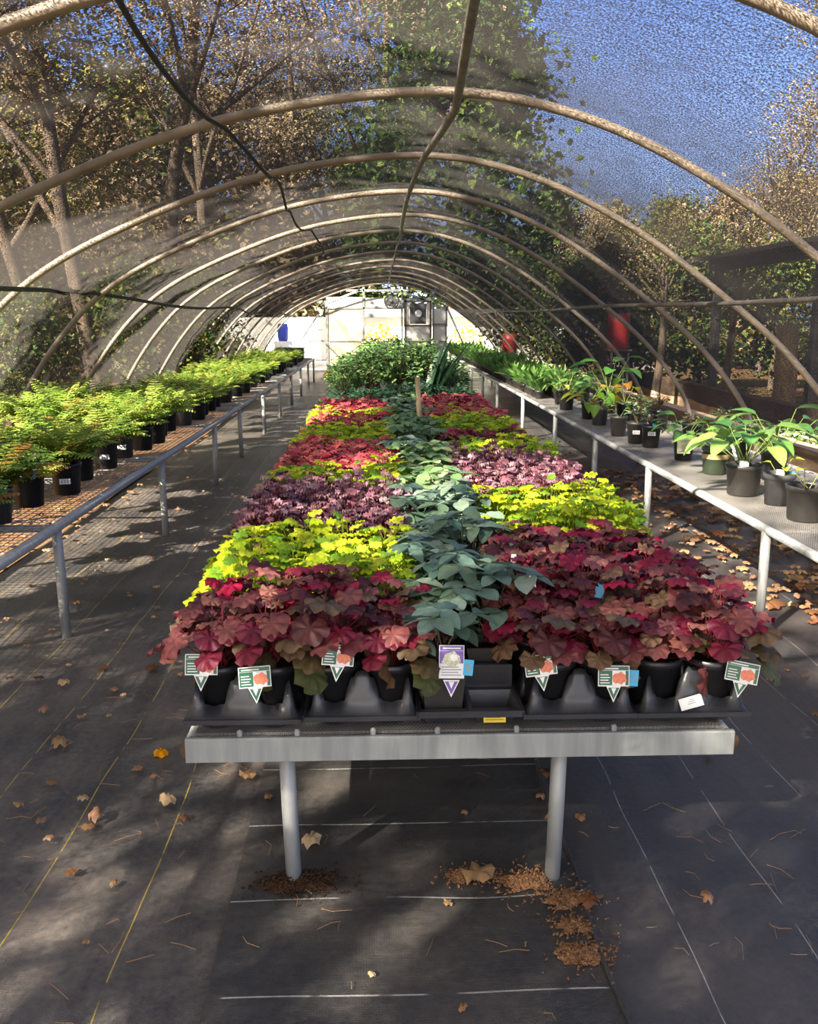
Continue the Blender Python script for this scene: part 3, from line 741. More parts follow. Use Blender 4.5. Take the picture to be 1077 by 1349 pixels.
# square-cell tray in the middle
m = MB(); cw = .138
def cell_tray():
    m = MB(); n = 2; rows = 4
    for i in range(n):
        for j in range(rows):
            cx, cy = (i+.5)*cw, (j+.5)*PY
            for (a, za, b, zb) in ((.047, .0, .060, .048), (.060, .048, .069, .050)):
                ay, by = a, b if b < .065 else PY/2
                V = [(cx-a, cy-ay, za), (cx+a, cy-ay, za), (cx+a, cy+ay, za), (cx-a, cy+ay, za), (cx-b, cy-by, zb), (cx+b, cy-by, zb), (cx+b, cy+by, zb), (cx-b, cy+by, zb)]
                m.add(V, [(0, 1, 5, 4), (1, 2, 6, 5), (2, 3, 7, 6), (3, 0, 4, 7)])
            m.add([(cx-.047, cy-.047, .001), (cx+.047, cy-.047, .001), (cx+.047, cy+.047, .001), (cx-.047, cy+.047, .001)], [(0, 1, 2, 3)])
    for j in range(1, rows):   # raised dividers between the cells
        m.box(.004, 2*cw-.004, j*PY-.006, j*PY+.006, .048, .115)
    W, D = 2*cw, rows*PY
    for b in ((-.004, W+.004, -.008, -.002, .036, .054), (-.004, W+.004, D-.002, D+.004, .036, .054), (-.006, 0, -.008, D+.004, .036, .054), (W, W+.006, -.008, D+.004, .036, .054), (W/2-.004, W/2+.004, 0, D, .047, .056)):
        m.box(*b)
    return m.mesh('cell_tray', M_tray, False)
CT = cell_tray()
for k in range(9):
    o = link('cell_tray', CT, None, (.100, ROW0+k*PY*4.02, TZ+.001))
    tag(o, 'black square-celled tray with a yellow sticker at the middle of the table front' if k == 0 else 'black square-celled tray under the hellebores, %s one back from the table front' % ordi(k+1), 'tray', 'square-celled trays under the hellebores')
    if k == 0:
        m = MB(); m.box(-.030, .030, 0, .001, -.0135, .0135, 0)
        for q in range(3): flat(m, -.024, .024-.008*q, -.007+.006*q, -.0045+.006*q, -.0006, 1)
        s = link('yellow_sticker', m.mesh('yellow_sticker', [M_yellow, M_yprint], False), o, (cw*1.5, .028, .019)); s.rotation_euler = (-.26, 0, 0); s['label'] = 'yellow printed sticker on the tray front'

# ------------------------------------------------------------------ plants on the table
NV = 5
FOL = {k: [coral_foliage(k, 10*i+j) for j in range(NV)] for i, k in enumerate(('burgundy', 'lime', 'purple', 'red', 'darkred'), 1)}
FRONT = [coral_foliage('burgundy', 900+j, True) for j in range(4)]
WORD = {'burgundy': 'burgundy large-leaved', 'lime': 'lime green', 'purple': 'curly purple', 'red': 'coral red', 'darkred': 'dark red'}
def potted(name, label, cat, group, loc, pot, soil, fol, rz=None, scale=1.):
    t = thing(name, label, cat, loc, 0, group)
    link('pot', pot, t)
    if soil: link('soil', soil, t)
    f = link('foliage', fol, t); f.rotation_euler = (0, 0, U(0, 6.28) if rz is None else rz); f.scale = (scale, scale, scale*U(.94, 1.08))
    return t
BL = [  # side, kind, first row, last row, block words
 ('L', 'burgundy', 0, 1, 'front'), ('L', 'lime', 2, 5, 'nearest'), ('L', 'purple', 6, 10, ''), ('L', 'lime', 11, 13, 'second'), ('L', 'red', 14, 19, 'nearest'),
 ('L', 'lime', 20, 23, 'third'), ('L', 'red', 24, 28, 'second'), ('L', 'lime', 29, 29, 'farthest'), ('L', 'red', 30, 32, 'third'), ('L', 'darkred', 33, 35, ''),
 ('R', 'burgundy', 0, 5, 'front'), ('R', 'lime', 6, 9, 'nearest'), ('R', 'purple', 10, 15, ''), ('R', 'lime', 16, 19, 'second'), ('R', 'darkred', 20, 22, ''),
 ('R', 'lime', 23, 26, 'third'), ('R', 'red', 27, 30, 'nearest'), ('R', 'lime', 31, 31, 'farthest'), ('R', 'red', 32, 37, 'second')]
XS = {'L': [-.435, -.285, -.125, .025], 'R': [.905, .758, .605, .455]}
COLW = ['outermost', 'second from aisle', 'third from aisle', 'innermost']
front_pots = {}
for side, kind, r0, r1, bw in BL:
    sw = 'fern' if side == 'L' else 'hosta'
    for r in range(r0, r1+1):
        for c in range(4):
            x = XS[side][c]; y = ROW0+.085+r*PY*1.005
            lab = '%s coral bells, %s side, %s row of %s%s block, %s' % (WORD[kind], sw, ordi(r-r0+1), bw+' ' if bw else '', kind.replace('darkred', 'dark red'), COLW[c])
            if r == 0: lab = '%s coral bells in the front row, %s side, %s' % (WORD[kind], sw, COLW[c])
            if r1 == r0: lab = lab.replace('first row of', 'in the').replace('block', 'row')
            fol = random.choice(FRONT if r == 0 else FOL[kind])
            sc = {'burgundy': 1.02, 'lime': 1.05, 'purple': 1.05}.get(kind, 1.0)*U(.93, 1.08)
            z = TZ+.006
            t = potted('coral_bells', lab, 'potted plant', '%s coral bells, %s %s block, %s side' % (WORD[kind], bw or 'only', kind, sw), (x+U(-.006, .006), y+U(-.006, .006), z), PM_pot, SM if r < 3 else None, fol, U(-.2, .2) if r == 0 else None, sc)
            if r < 3: front_pots[(side, r, c)] = t
def addtag(parent, me, loc, rot=(-.25, 0, 0), label=None, name='plant_tag'):
    o = link(name, me, parent, loc); o.rotation_euler = rot
    if label: o['label'] = label
    return o
GT = 'white tag with green border and red flower picture'
addtag(front_pots[('L', 0, 0)], TG, (-.03, -.128, .130), (-.2, .05, .1), GT)
addtag(front_pots[('L', 0, 1)], TG, (-.03, -.135, .100), (-.2, -.06, .05), GT)
addtag(front_pots[('L', 0, 2)], TG, (.012, -.125, .150), (-.2, .12, .1), GT)
addtag(front_pots[('R', 0, 3)], TG, (-.035, -.128, .118), (-.2, -.14, -.05), GT)
addtag(front_pots[('R', 0, 2)], TG, (.0, -.138, .088), (-.2, .02, 0), GT)
addtag(front_pots[('R', 0, 0)], TG, (.03, -.122, .092), (-.2, .12, -.3), GT)
addtag(front_pots[('R', 0, 2)], TB, (.054, -.120, .125), (-.2, .1, 0), 'small blue price tag', 'price_tag')
addtag(front_pots[('R', 1, 2)], TB, (.02, -.05, .29), (-.3, .2, 0), 'small blue price tag', 'price_tag')
addtag(front_pots[('R', 1, 1)], TB, (.03, -.05, .25), (-.3, -.2, 0), 'small blue price tag', 'price_tag')
addtag(front_pots[('R', 2, 3)], TW, (-.06, -.04, .285), (-.1, .08, .2), 'white upright name stake', 'name_stake')
addtag(front_pots[('R', 1, 3)], TW, (-.02, -.06, .275), (-.1, -.1, 0), 'white upright name stake', 'name_stake')
addtag(front_pots[('R', 2, 1)], TWs, (.05, .0, .29), (-.1, .9, 0), 'white name stake', 'name_stake')
addtag(front_pots[('L', 1, 0)], TWs, (-.06, -.02, .22), (-.2, .4, 0), 'white name stake', 'name_stake')

HEL = [hellebore_foliage(300+j) for j in range(5)]; HELG = [hellebore_foliage(330+j, True) for j in range(4)]
for r in range(38):
    for c in range(2):
        if r == 0 and c == 1: continue      # the empty cell at the front
        y = ROW0+.085+r*PY*1.005; x = .100+cw*(c+.5)
        lab = 'grey green hellebore in strip down table middle, %s row, %s' % (ordi(r+1), 'fern side' if c == 0 else 'hosta side')
        if r == 0: lab = 'grey green hellebore in a square pot with a purple tag at the table front'
        t = potted('hellebore', lab, 'potted plant', 'hellebores in the middle strip', (x, y, TZ+.004), PM_sq, SM_sq if r < 3 else None, random.choice(HEL if r < 9 else HELG+HEL[:1]), None, 1.0 if r == 0 else U(1.0, 1.2))
        if r == 0:
            addtag(t, TP, (.018, -.080, .086), (-.22, .02, 0), 'white tag with purple border and cream flower picture')
            addtag(t, TB, (.062, -.068, .142), (-.2, .12, 0), 'small blue price tag', 'price_tag')
for i, (x, y, h) in enumerate(((.335, 7.0, .62), (.24, 4.1, .33))):
    m = MB(); m.tube([(0, 0, 0), (-.03 if i == 0 else .004, .02, h)], .020 if i == 0 else .006, 8)
    tag(link('stake', m.mesh('stake', M_stake), None, (x, y, TZ)), 'thick pale wooden stake standing among the coral bells' if i == 0 else 'thin wooden stake standing among the nearer hellebores', 'stake')
# taller plants at the back of the table
SHR = [shrub_foliage(400+j, U(.48, .68), .21, 300) for j in range(4)]; LOW = [shrub_foliage(420+j, .22, .17, 200, [lin(60, 96, 70), lin(84, 120, 84), lin(48, 80, 62)], .06, .16) for j in range(3)]
n = 0
for r in range(16):
    y = 8.95+r*.28
    for c in range(5):
        x = -.36+c*.29
        low = r < 2
        lab = ('low dark bushy plant, %s row behind red coral bells, %s across from fern side' % (ordi(r+1), ordi(c+1))) if low else \
              'tall leafy green shrub at table back, %s row, %s across from fern side' % (ordi(r-1), ordi(c+1))
        potted('shrub', lab, 'potted plant', 'green shrubs at the back of the table', (x+U(-.02, .02), y, TZ+.002), PM_gal, None, random.choice(LOW if low else SHR), None, U(.9, 1.1) if low else (U(.86, 1.12) if 0 < c < 4 else U(.7, .9)))
m = MB()
random.seed(12)
for i in range(9):
    L = U(.45, .85); v, f, wg = blade(L, .075, 9, .35, U(.02, .14), .5); m.add(fit(v, (U(-.03, .03), U(-.03, .03), .12), U(-.4, 3.5), U(1.0, 1.4), 0), f, 0, jit(lin(46, 74, 52), .15))
t = potted('sword_plant', 'dark upright sword-leaved plant rising above the shrubs', 'potted plant', None, (.52, 9.22, TZ+.002), PM_gal, None, m.mesh('sword_leaves', M_hosta, True, True), 0, 1.35)

# ------------------------------------------------------------------ ferns on the wire bench
FER = [fern_foliage(500+j, U(.9, 1.05), 40, .08) for j in range(5)]+[fern_foliage(520, .95, 22, .5)]
LBL = small_tag(M_white, .028, .03); 
y = 3.75; k = 0; big = 1.
random.seed(21)
while y < 19.2:
    k += 1
    for c, x in enumerate((-1.76, -2.16, -2.55)):
        if c == 2 and k % 2: continue
        if c == 1 and k in (4, ): continue
        far = y > 9.5
        lab = 'yellow green potted fern, %s from near end in %s row of wire bench' % (ordi(k), ('front', 'middle', 'back')[c])
        sc = U(.72, 1.08)*(.95 if c == 0 else 1.05) if not far else U(.65, .85)
        fo = FER[5] if k in (3,) and c == 0 else random.choice(FER[:5])
        t = potted('fern', lab, 'potted plant', 'potted ferns on the wire bench', (x+U(-.05, .05), y+U(-.06, .06)+.15*(c == 1), LB), PM_ribbed if k % 5 == 2 else PM_gal, SM_gal if y < 7 else None, fo, None, sc)
        if c == 0 and k in (2, 4, 6, 7):
            addtag(t, LBL, (.02, -.085, .07), (0.1, 0, .25), 'white paper label', 'pot_label')
        if c == 0 and k in (2, 3, 5):
            addtag(t, TB, (.05, -.07, .16), (-.2, .3, 0), 'blue price tag', 'price_tag')
    y += .40 if y < 9 else .46
# seedlings and crate at the far end of the wire bench
SEED = [tuft_foliage(560+j, .13, 22, [lin(150, 190, 60), lin(120, 170, 50)], .3) for j in range(2)]
for i in range(6):
    for j in range(2):
        potted('seedling', 'small lime seedling near far end of the wire bench, %s along, %s row' % (ordi(i+1), ('front', 'back')[j]), 'potted plant', 'lime seedlings at the far end', (-1.72-.16*j, 19.5+i*.16, LB), PM_small, None, SEED[i % 2])
t = thing('crate', 'black plastic crate standing at the far end of the wire bench', 'crate', (-2.05, 21.3, LB))
m = MB(); W, D, H = .32, .22, .26
for b in ((-W, W, -D, -D+.01, 0, H), (-W, W, D-.01, D, 0, H), (-W, -W+.01, -D, D, 0, H), (W-.01, W, -D, D, 0, H), (-W, W, -D, D, 0, .01), (-W-.01, W+.01, -D-.01, -D+.012, H-.03, H), (-W-.01, W+.01, D-.012, D+.01, H-.03, H)): m.box(*b)
link('crate_body', m.mesh('crate_body', M_dark, False), t)
m = MB()
for q in range(5): m.box(-.26+q*.11, -.20+q*.11, -D-.012, -D-.004, .05, .2)
link('slot_panel', m.mesh('slot_panel', M_pot_grey, False), t)

# ------------------------------------------------------------------ plants on the metal bench
def on_bench(label, x, y, pot, soil, fol, sc=1., rz=None, name='potted_plant', grp='single pots on the metal bench'):
    return potted(name, label, 'potted plant', None, (x, y, RB-.003), pot, soil, fol, rz, sc)
H1 = broad_foliage(600, 15, (.13, .19), .55, .24, None, .95, .4)
H2 = broad_foliage(601, 11, (.11, .16), .5, .17, [lin(120, 150, 66), lin(150, 160, 90), lin(96, 130, 60)], 1.1, .5)
H3 = broad_foliage(602, 16, (.13, .18), .55, .26, [lin(70, 112, 60), lin(90, 132, 70), lin(110, 146, 80)], 1.0, .35)
H4 = broad_foliage(603, 9, (.07, .1), .7, .12, [lin(112, 160, 84), lin(150, 180, 110), lin(90, 140, 76)], 1.1, .4)
H5 = broad_foliage(604, 9, (.12, .17), .6, .2, [lin(120, 160, 50), lin(186, 190, 50), lin(90, 140, 50), lin(190, 130, 50)], 1.2, .6)
H6 = broad_foliage(605, 8, (.14, .19), .55, .26, [lin(90, 146, 56), lin(126, 170, 66)], .7, .3)
H7 = broad_foliage(606, 3, (.05, .07), .7, .1, [lin(170, 190, 50)], .7, .3)
SP1 = shrub_foliage(610, .12, .07, 40, [lin(120, 110, 80), lin(96, 110, 70), lin(140, 130, 90)], .035, .15)
SP2 = shrub_foliage(611, .14, .08, 50, [lin(96, 130, 80), lin(130, 150, 100)], .04, .15)
on_bench('large black pot with a few thin stalks, cut by the picture edge', 2.10, 4.25, PM_big, SM_big, H7)
t = on_bench('ribbed grey pot with one small yellow leaf beside the hosta', 2.13, 4.63, PM_ribbed, SM_gal, H7); addtag(t, TWs, (-.02, -.05, .165), (-.2, .1, 0), 'white and blue price tag', 'price_tag'); addtag(t, TB, (.05, -.05, .14), (-.2, -.1, 0), 'blue price tag', 'price_tag')
t = on_bench('big green hosta in a wide dusty black pot', 2.05, 4.90, PM_big, SM_big, H1, 1.0); addtag(t, LBL, (-.03, -.06, .17), (-.15, .15, 0), 'crumpled white tag', 'plant_tag'); addtag(t, TW, (-.06, -.03, .2), (-.1, -.3, 0), 'thin stake', 'name_stake')
on_bench('dark green hosta in a black pot behind the big hosta', 2.42, 5.35, PM_gal, SM_gal, H3, 1.05)
t = on_bench('broad-leaved plant in a green pot with a tan band', 2.15, 5.60, PM_green, SM_gal, H2, 1.0)
m = MB(); m.lathe([(.0835, .100), (.0850, .130)], 28); link('tan_band', m.mesh('tan_band', M_tan), t)
t = on_bench('wide-leaved plant in a black pot behind the tan-banded pot', 2.44, 5.95, PM_gal, SM_gal, H2, 1.0)
t = on_bench('leafy green plant with a pale green tag in front of its pot', 2.13, 6.15, PM_pot, SM, H3, .72)
m = MB(); m.box(-.045, .045, 0, .0015, 0, .11, 0); flat(m, -.04, .04, .06, .105, -.0006, 1); flat(m, -.035, .03, .012, .018, -.0006, 2)
addtag(t, m.mesh('pale_tag', [M_tag_cream, M_ewhite, M_tag_grey], False), (-.03, -.095, .06), (-.15, 0, 0), 'large pale green picture tag')
t = on_bench('sparse bronze plant in a black pot with a white barcode label', 2.09, 6.78, PM_pot, SM, SP1, 1.0); addtag(t, LBL, (-.02, -.080, .10), (0.1, 0, -.2), 'white barcode label', 'pot_label'); addtag(t, TB, (-.0, -.07, .15), (-.2, 0, 0), 'blue tag', 'price_tag')
t = on_bench('thin grey-leaved plant in a narrow black pot', 2.04, 7.02, PM_dusty, SM, SP2, 1.0); addtag(t, LBL, (-.02, -.080, .08), (0.1, 0, -.2), 'white label', 'pot_label')
on_bench('empty-looking black pot with a dry tuft at the back of the bench', 2.45, 6.9, PM_gal, SM_gal, SP1, 1.)
on_bench('black pot with dry brown sprigs at the bench back by the third hoop', 2.50, 7.9, PM_gal, SM_gal, SP1, 1.2)
t = on_bench('leaning black pot stacked with another, a yellow sprig inside', 2.02, 7.47, PM_dusty, SM, H7, 1.0)
on_bench('dusty pot with bare twiggy stems behind the leaning pot', 2.27, 7.75, PM_gal, SM_gal, SP2, 1.1)
on_bench('yellowing hosta with drooping leaves in a black pot', 2.05, 8.25, PM_grey, SM, H5, 1.0)
on_bench('orange tinged hosta in a black pot behind the yellowing one', 2.38, 8.6, PM_gal, SM, H5, 1.05, 2.0)
on_bench('two-toned drooping hosta beside the bench edge', 2.06, 8.75, PM_pot, SM, H5, .95, 4.0)
on_bench('glossy upright big-leaved plant at the end of the hostas', 2.03, 9.65, PM_gal, SM, H6, 1.05)
on_bench('bright tall broad-leaved plant reaching over its neighbours', 2.40, 9.3, PM_gal, SM, H6, 1.35, 1.0)
on_bench('dull green broad-leaved plant behind the glossy one', 2.5, 10.1, PM_gal, SM, H3, .9)
on_bench('arching pale green plant at the start of the seedling rows', 2.1, 10.35, PM_pot, SM, H2, .9)
on_bench('bushy dark hosta at the bench back before the seedlings', 2.45, 10.7, PM_gal, SM, H3, .95)
SD = [tuft_foliage(620+j, .24, 30, None, .16) for j in range(3)]+[tuft_foliage(630+j, .2, 24, [lin(96, 140, 60), lin(126, 170, 80)], .3) for j in range(2)]
for i in range(90):
    yy = 11.0+i*.157
    for j in range(3):
        potted('seedling', 'green seedling in small black pot, %s along the metal bench, %s row' % (ordi(i+1), ('front', 'middle', 'back')[j]), 'potted plant', 'seedlings in rows on the metal bench', (1.98+j*.22+U(-.01, .01), yy, RB-.003), PM_small, None, random.choice(SD), None, U(.9, 1.25))

# ------------------------------------------------------------------ fallen leaves, needles, mulch
random.seed(33)
LEAFC = [lin(186, 146, 104), lin(164, 120, 84), lin(206, 170, 130), lin(130, 90, 62), lin(172, 132, 102)]
def dry_leaf(seed, L=.06):
    random.seed(seed); m = MB(); v, f, wg = lobed(L*.5, 5, .35, .25, 16, U(.3, .9), seed); v[:, 1] -= L*.3; v[:, 2] -= v[:, 2].min(); m.add(v, f, 0, np.outer(.9+.1*wg, jit(LEAFC[seed % 5], .12)))
    return m.mesh('fallen_leaf', M_dry, True, True)
DL = [dry_leaf(700+i, .07) for i in range(6)]
def groundpt(px, py, z=0):
    a = math.atan((674.5-py)/FPX)-PITCH; Y = (z-CAMZ)/math.tan(a); dep = Y*math.cos(PITCH)-(z-CAMZ)*math.sin(PITCH)
    lat = (px-538.5)/FPX*dep
    return (lat*math.cos(YAW)+Y*math.sin(YAW), Y*math.cos(YAW)-lat*math.sin(YAW))
spots = [(325, 1028, 'curled pale leaf lying left of the table leg', 1.0), (353, 1055, 'small pale leaf scrap between seam and table leg', .5), (222, 1062, 'tan leaf lying across the yellow stitched line', 1.1),
 (243, 1083, 'small crumpled tan leaf just below the larger one on the yellow line', .6), (128, 1082, 'rusty tan leaf on the shaded cloth left of the yellow lines', 1.1), (78, 985, 'pale curled leaf on the sunlit cloth beside the table corner', 1.1), (25, 1065, 'brown curled scrap at the left picture edge', .6),
 (115, 1247, 'tiny tan scrap in the dark shade at lower left', .35), (490, 1290, 'tiny orange scrap on the middle cloth', .35), (720, 1025, 'long brown leaf behind the right table leg', 1.0), (712, 1055, 'small round tan leaf left of the right table leg', .6),
 (725, 1082, 'tan leaf scrap at the right table leg', .6), (630, 1162, 'large pale curled leaf on the mulch by the right table leg', 1.5), (765, 1083, 'grey tan leaf right of the right table leg', .6), (410, 1115, 'brown upright leaf beside the left table leg', 1.1), (775, 1195, 'dark curled leaf on the seam below the right table leg', 1.0),
 (930, 1190, 'tuft-like tan leaf lying in the sun patch at right', .8), (612, 1075, 'brown speck-like leaf on the middle cloth', .4), (590, 1195, 'small round brown leaf on the stitched white line', .45), (610, 1335, 'small brown leaf at the bottom of the middle cloth', .45),
 (85, 905, 'tan leaf in the dappled sun by the fern bench legs', .9), (200, 885, 'pale leaf in the bright strip near the burgundy plants', 1.0), (60, 940, 'orange leaf in the shade near the yellow line', .8), (150, 1170, 'small dry leaf beside the yellow line at lower left', .5)]
for i, (px, py, lab, sc) in enumerate(spots):
    x, y = groundpt(px, py); o = link('fallen_leaf', DL[i % 6], None, (x, y, .010), U(0, 6)); o.scale = (sc, sc*U(.6, 1), sc); tag(o, lab, 'leaf', 'fallen leaves on the front cloth')
x, y = groundpt(210, 998); m = MB(); v, f, wg = lobed(.03, 5, .3, .3, 16, 1., 5); m.add(v, f, 0, np.array(lin(255, 170, 10)[:3])); o = link('fallen_leaf', m.mesh('yellow_leaf', M_dry, True, True), None, (x, y, .02)); tag(o, 'bright yellow orange leaf lying left of the table corner', 'leaf')
# many small leaves to the side: nobody could count them
random.seed(35); m = MB()
def scatter(m, n, fx, fy, s0, s1, z=.012):
    for i in range(n):
        L = U(s0, s1); v, f, wg = lobed(L*.5, random.choice((3, 5, 5, 7)), U(.15, .5), .22, 14, U(.1, .5), random.randint(0, 9999)); v[:, 2] -= v[:, 2].min()
        v = fit(v, (fx(), fy(), z), U(0, 6.28), U(-.05, .10), U(-.14, .14)); m.add(v, f, 0, jit(random.choice(LEAFC), .2))
scatter(m, 520, lambda: random.gauss(2.5, .33), lambda: U(4.3, 9), .03, .10)
scatter(m, 60, lambda: random.gauss(1.45, .12), lambda: random.gauss(4.0, .18), .03, .08); scatter(m, 60, lambda: random.gauss(1.65, .2), lambda: random.gauss(4.75, .18), .03, .08); scatter(m, 50, lambda: U(1.05, 1.9), lambda: random.gauss(4.3, .8), .02, .06)
scatter(m, 60, lambda: U(1.0, 2.0), lambda: U(5.5, 9), .03, .07)
scatter(m, 110, lambda: U(2.8, 3.1), lambda: U(4, 12), .04, .10)
tag(link('leaf_litter', m.mesh('leaf_litter', M_dry, True, True)), 'scattered brown fallen leaves on the ground under the hosta bench', 'fallen leaves', None, 'stuff')
m = MB(); scatter(m, 200, lambda: U(-2.1, -.75), lambda: U(2.2, 9), .015, .05); scatter(m, 120, lambda: U(-3.1, -2.1), lambda: U(3.5, 12), .04, .09, .025)
tag(link('leaf_litter', m.mesh('leaf_scraps', M_dry, True, True)), 'small dry leaf scraps scattered on the aisle beside the fern bench', 'fallen leaves', None, 'stuff')
m = MB()
for i in range(40):
    x, y = groundpt(U(900, 990), U(590, 602)); 
for i in range(150):
    x, y = (U(-1.4, .5), U(1.65, 3.6)) if i < 110 else (U(.6, 1.5), U(1.6, 2.6))
    a = U(0, PI); L = U(.012, .042); c = U(-.012, .012)
    m.tube([(x-L*math.cos(a), y-L*math.sin(a), .014), (x+c, y+c, .017), (x+L*math.cos(a), y+L*math.sin(a),   .014)], .0008, 4, caps=False)
tag(link('pine_needles', m.mesh('pine_needles', M_needle)), 'thin dry pine needles strewn over the front ground cloth', 'pine needles', None, 'stuff')
def heap(name, pts, label, h, mat, seed):
    rr = random.Random(seed); m = MB()
    for (x, y, r) in pts:
        for q in range(int(3600*r)):
            a = rr.uniform(0, 6.3); d = r*min(1.7, abs(rr.gauss(0, .62))); s = rr.uniform(.0018, .006)
            z = h*max(0, 1-(d/r)**2)*rr.uniform(.2, 1)+.012
            c = (x+d*math.cos(a), y+d*.6*math.sin(a), z); R = Matrix.Translation(c) @ Matrix.Rotation(rr.uniform(0, 6), 4, Vector((rr.random(), rr.random(), rr.random()+.01)).normalized())
            m.box(-s, s, -s*.5, s*.5, -s*.25, s*.25, 0, R)
    for (x, y, r) in pts:      # thin spread of fines under the chips
        k = 22; V = [(x, y, h*.55+.014)]
        for ring in (.55, 1.0):
            for q in range(k): rad = r*ring*.72*rr.uniform(.6, 1.25); V.append((x+rad*math.cos(2*PI*q/k), y+.6*rad*math.sin(2*PI*q/k), (h*.4+.014) if ring < 1 else .011))
        m.add(V, [(0, 1+q, 1+(q+1) % k) for q in range(k)]+[(1+q, 1+k+q, 1+k+(q+1) % k, 1+(q+1) % k) for q in range(k)])
    tag(link(name, m.mesh(name, mat, False)), label, 'mulch', None, 'stuff')
a = groundpt(410, 1168); b = groundpt(372, 1172)
heap('mulch', [(a[0], a[1], .10), (b[0], b[1], .08)], 'brown mulch heaped round the foot of the left front table leg', .03, M_soil, 1)
a = groundpt(690, 1165); b = groundpt(745, 1190); c = groundpt(768, 1262); d = groundpt(610, 1158)
heap('mulch', [(a[0], a[1], .11), (b[0], b[1], .09), (c[0], c[1], .09), (d[0], d[1], .07), ((b[0]+c[0])/2, (b[1]+c[1])/2, .07)], 'light brown mulch spilled round the foot of the right front table leg', .012, M_mulch, 2)
# lifted edge of the middle cloth
m = MB(); pts = [(.545+.006*math.sin(y*9), y, .014+.006*math.sin(y*5)) for y in np.arange(1.2, 3.6, .06)]; m.tube(pts, .006, 6)
tag(link('cloth_fold', m.mesh('cloth_fold', M_fab_mid)), 'curled black edge of the ground cloth running down from the right table leg', 'fold')

# ------------------------------------------------------------------ end wall
EY = 26.5
def bar(x0, z0, x1, z1, w=.05, y=EY, d=.05):
    m = MB(); L = math.hypot(x1-x0, z1-z0); a = math.atan2(z1-z0, x1-x0)
    M = Matrix.Translation((x0, y, z0)) @ Matrix.Rotation(-a, 4, 'Y'); m.box(0, L, -d/2, d/2, -w/2, w/2, 0, M); return m.mesh('bar', M_frame, False)
wb = struct('wall_back', boxmesh('wall_back', M_ewhite, (-1.46, -.44, EY, EY+.04, 1.83, 2.12), (-.36, .66, EY, EY+.04, 0, .86), (1.60, 1.97, EY, EY+.04, 0, 1.80), (-.36, .66, EY, EY+.04, 1.80, 2.1)))
for i, b in enumerate([(-1.48, 0, -1.48, 2.0), (-.40, 0, -.40, 2.4), (.70, 0, .70, 2.40), (1.60, 0, 1.60, 2.1), (1.99, 0, 1.99, 1.95), (-1.5, 1.81, .70, 1.81), (-.9, 2.3, .9, 2.3), (.70, 2.28, 2.0, 1.78), (.70, 2.06, 1.6, 2.06), (1.6, .86, 1.99, .86), (1.6, 1.35, 1.99, 1.35),
     (1.99, 1.85, 2.48, .80), (-1.72, 1.62, -2.22, .9), (-1.5, 1.2, -1.75, 1.2), (-1.5, .88, -2.0, .88), (-1.48, 1.95, -.4, 2.35)]):
    link('trim_%d' % (i+1), bar(*b)).__setitem__('kind', 'structure')
d1 = struct('door_1', boxmesh('door_1', M_cream, (-1.44, -.44, EY+.005, EY+.035, .05, .86), (-1.44, -.44, EY+.005, EY+.035, .90, 1.78)))
link('door_frame', boxmesh('door_frame', M_frame, (-1.46, -.42, EY-.02, EY+.04, .86, .90), (-1.46, -.42, EY-.02, EY+.04, .02, .05), (-1.46, -1.43, EY-.02, EY+.04, .0, 1.79), (-.45, -.42, EY-.02, EY+.04, .0, 1.79)), d1)
m = MB()
for s in (1, -1):
    a = math.atan2(.8*s, 1.0); L = math.hypot(1.0, .8)
    m.box(0, L, -.012, .004, -.012, .012, 0, Matrix.Translation((-1.44, EY, .06 if s > 0 else .86)) @ Matrix.Rotation(-a, 4, 'Y'))
link('cross_brace', m.mesh('cross_brace', M_cream, False), d1)
d2 = struct('door_2', boxmesh('door_2', M_ewhite, (.82, 1.50, EY-.01, EY+.03, .05, .84), (.82, 1.50, EY-.01, EY+.03, .88, 1.30)))
link('door_frame', boxmesh('door_frame', M_dframe, (.76, .82, EY-.03, EY+.04, 0, 2.03), (1.50, 1.56, EY-.03, EY+.04, 0, 2.03), (.76, 1.56, EY-.03, EY+.04, 1.98, 2.03), (.76, 1.56, EY-.03, EY+.04, .84, .88), (.76, 1.56, EY-.03, EY+.04, 1.30, 1.34)), d2)
link('door_panel', boxmesh('door_panel', M_dark, (.93, 1.40, EY-.02, EY+.02, 1.36, 1.94)), d2)
m = MB(); disc(m, 1.17, 1.66, .10, .10, EY-.025, 0, 20, 0); link('round_sign', m.mesh('round_sign', M_white, False), d2)
for a, b in ((.82, .92), (1.41, 1.5)): link('door_rail', boxmesh('door_rail', M_ewhite, (a, b, EY-.01, EY+.02, 1.34, 1.98)), d2)
w1 = struct('window_1', boxmesh('window_1', M_glass, (-.37, .67, EY+.01, EY+.016, .88, 1.78)))
link('window_sill', boxmesh('window_sill', M_ewhite, (-.38, .68, EY-.04, EY+.05, .84, .89)), w1)
t = thing('fan', 'round dark exhaust fan above the opening in the end wall', 'fan', (.40, EY-.06, 2.0))
m = MB(); m.tube([(.2*math.cos(a), 0, .2*math.sin(a)) for a in np.linspace(0, 2*PI, 25)], .02, 6, caps=False); link('ring', m.mesh('ring', M_dark), t)
for k in range(4):
    m = MB(); v, f, wg = blade(.18, .13, 6, .1, .0, .6); a = k*PI/2+.3; M = np.array(Matrix.Rotation(-a, 3, 'Y') @ Matrix.Rotation(PI/2, 3, 'X')); m.add(v @ M.T, f); link('blade', m.mesh('fan_blade', M_dark), t)
m = MB(); m.lathe([(.0, -.03), (.05, -.03), (.05, .03), (0, .03)], 12); o = link('hub', m.mesh('hub', M_dark), t); o.rotation_euler = (PI/2, 0, 0)
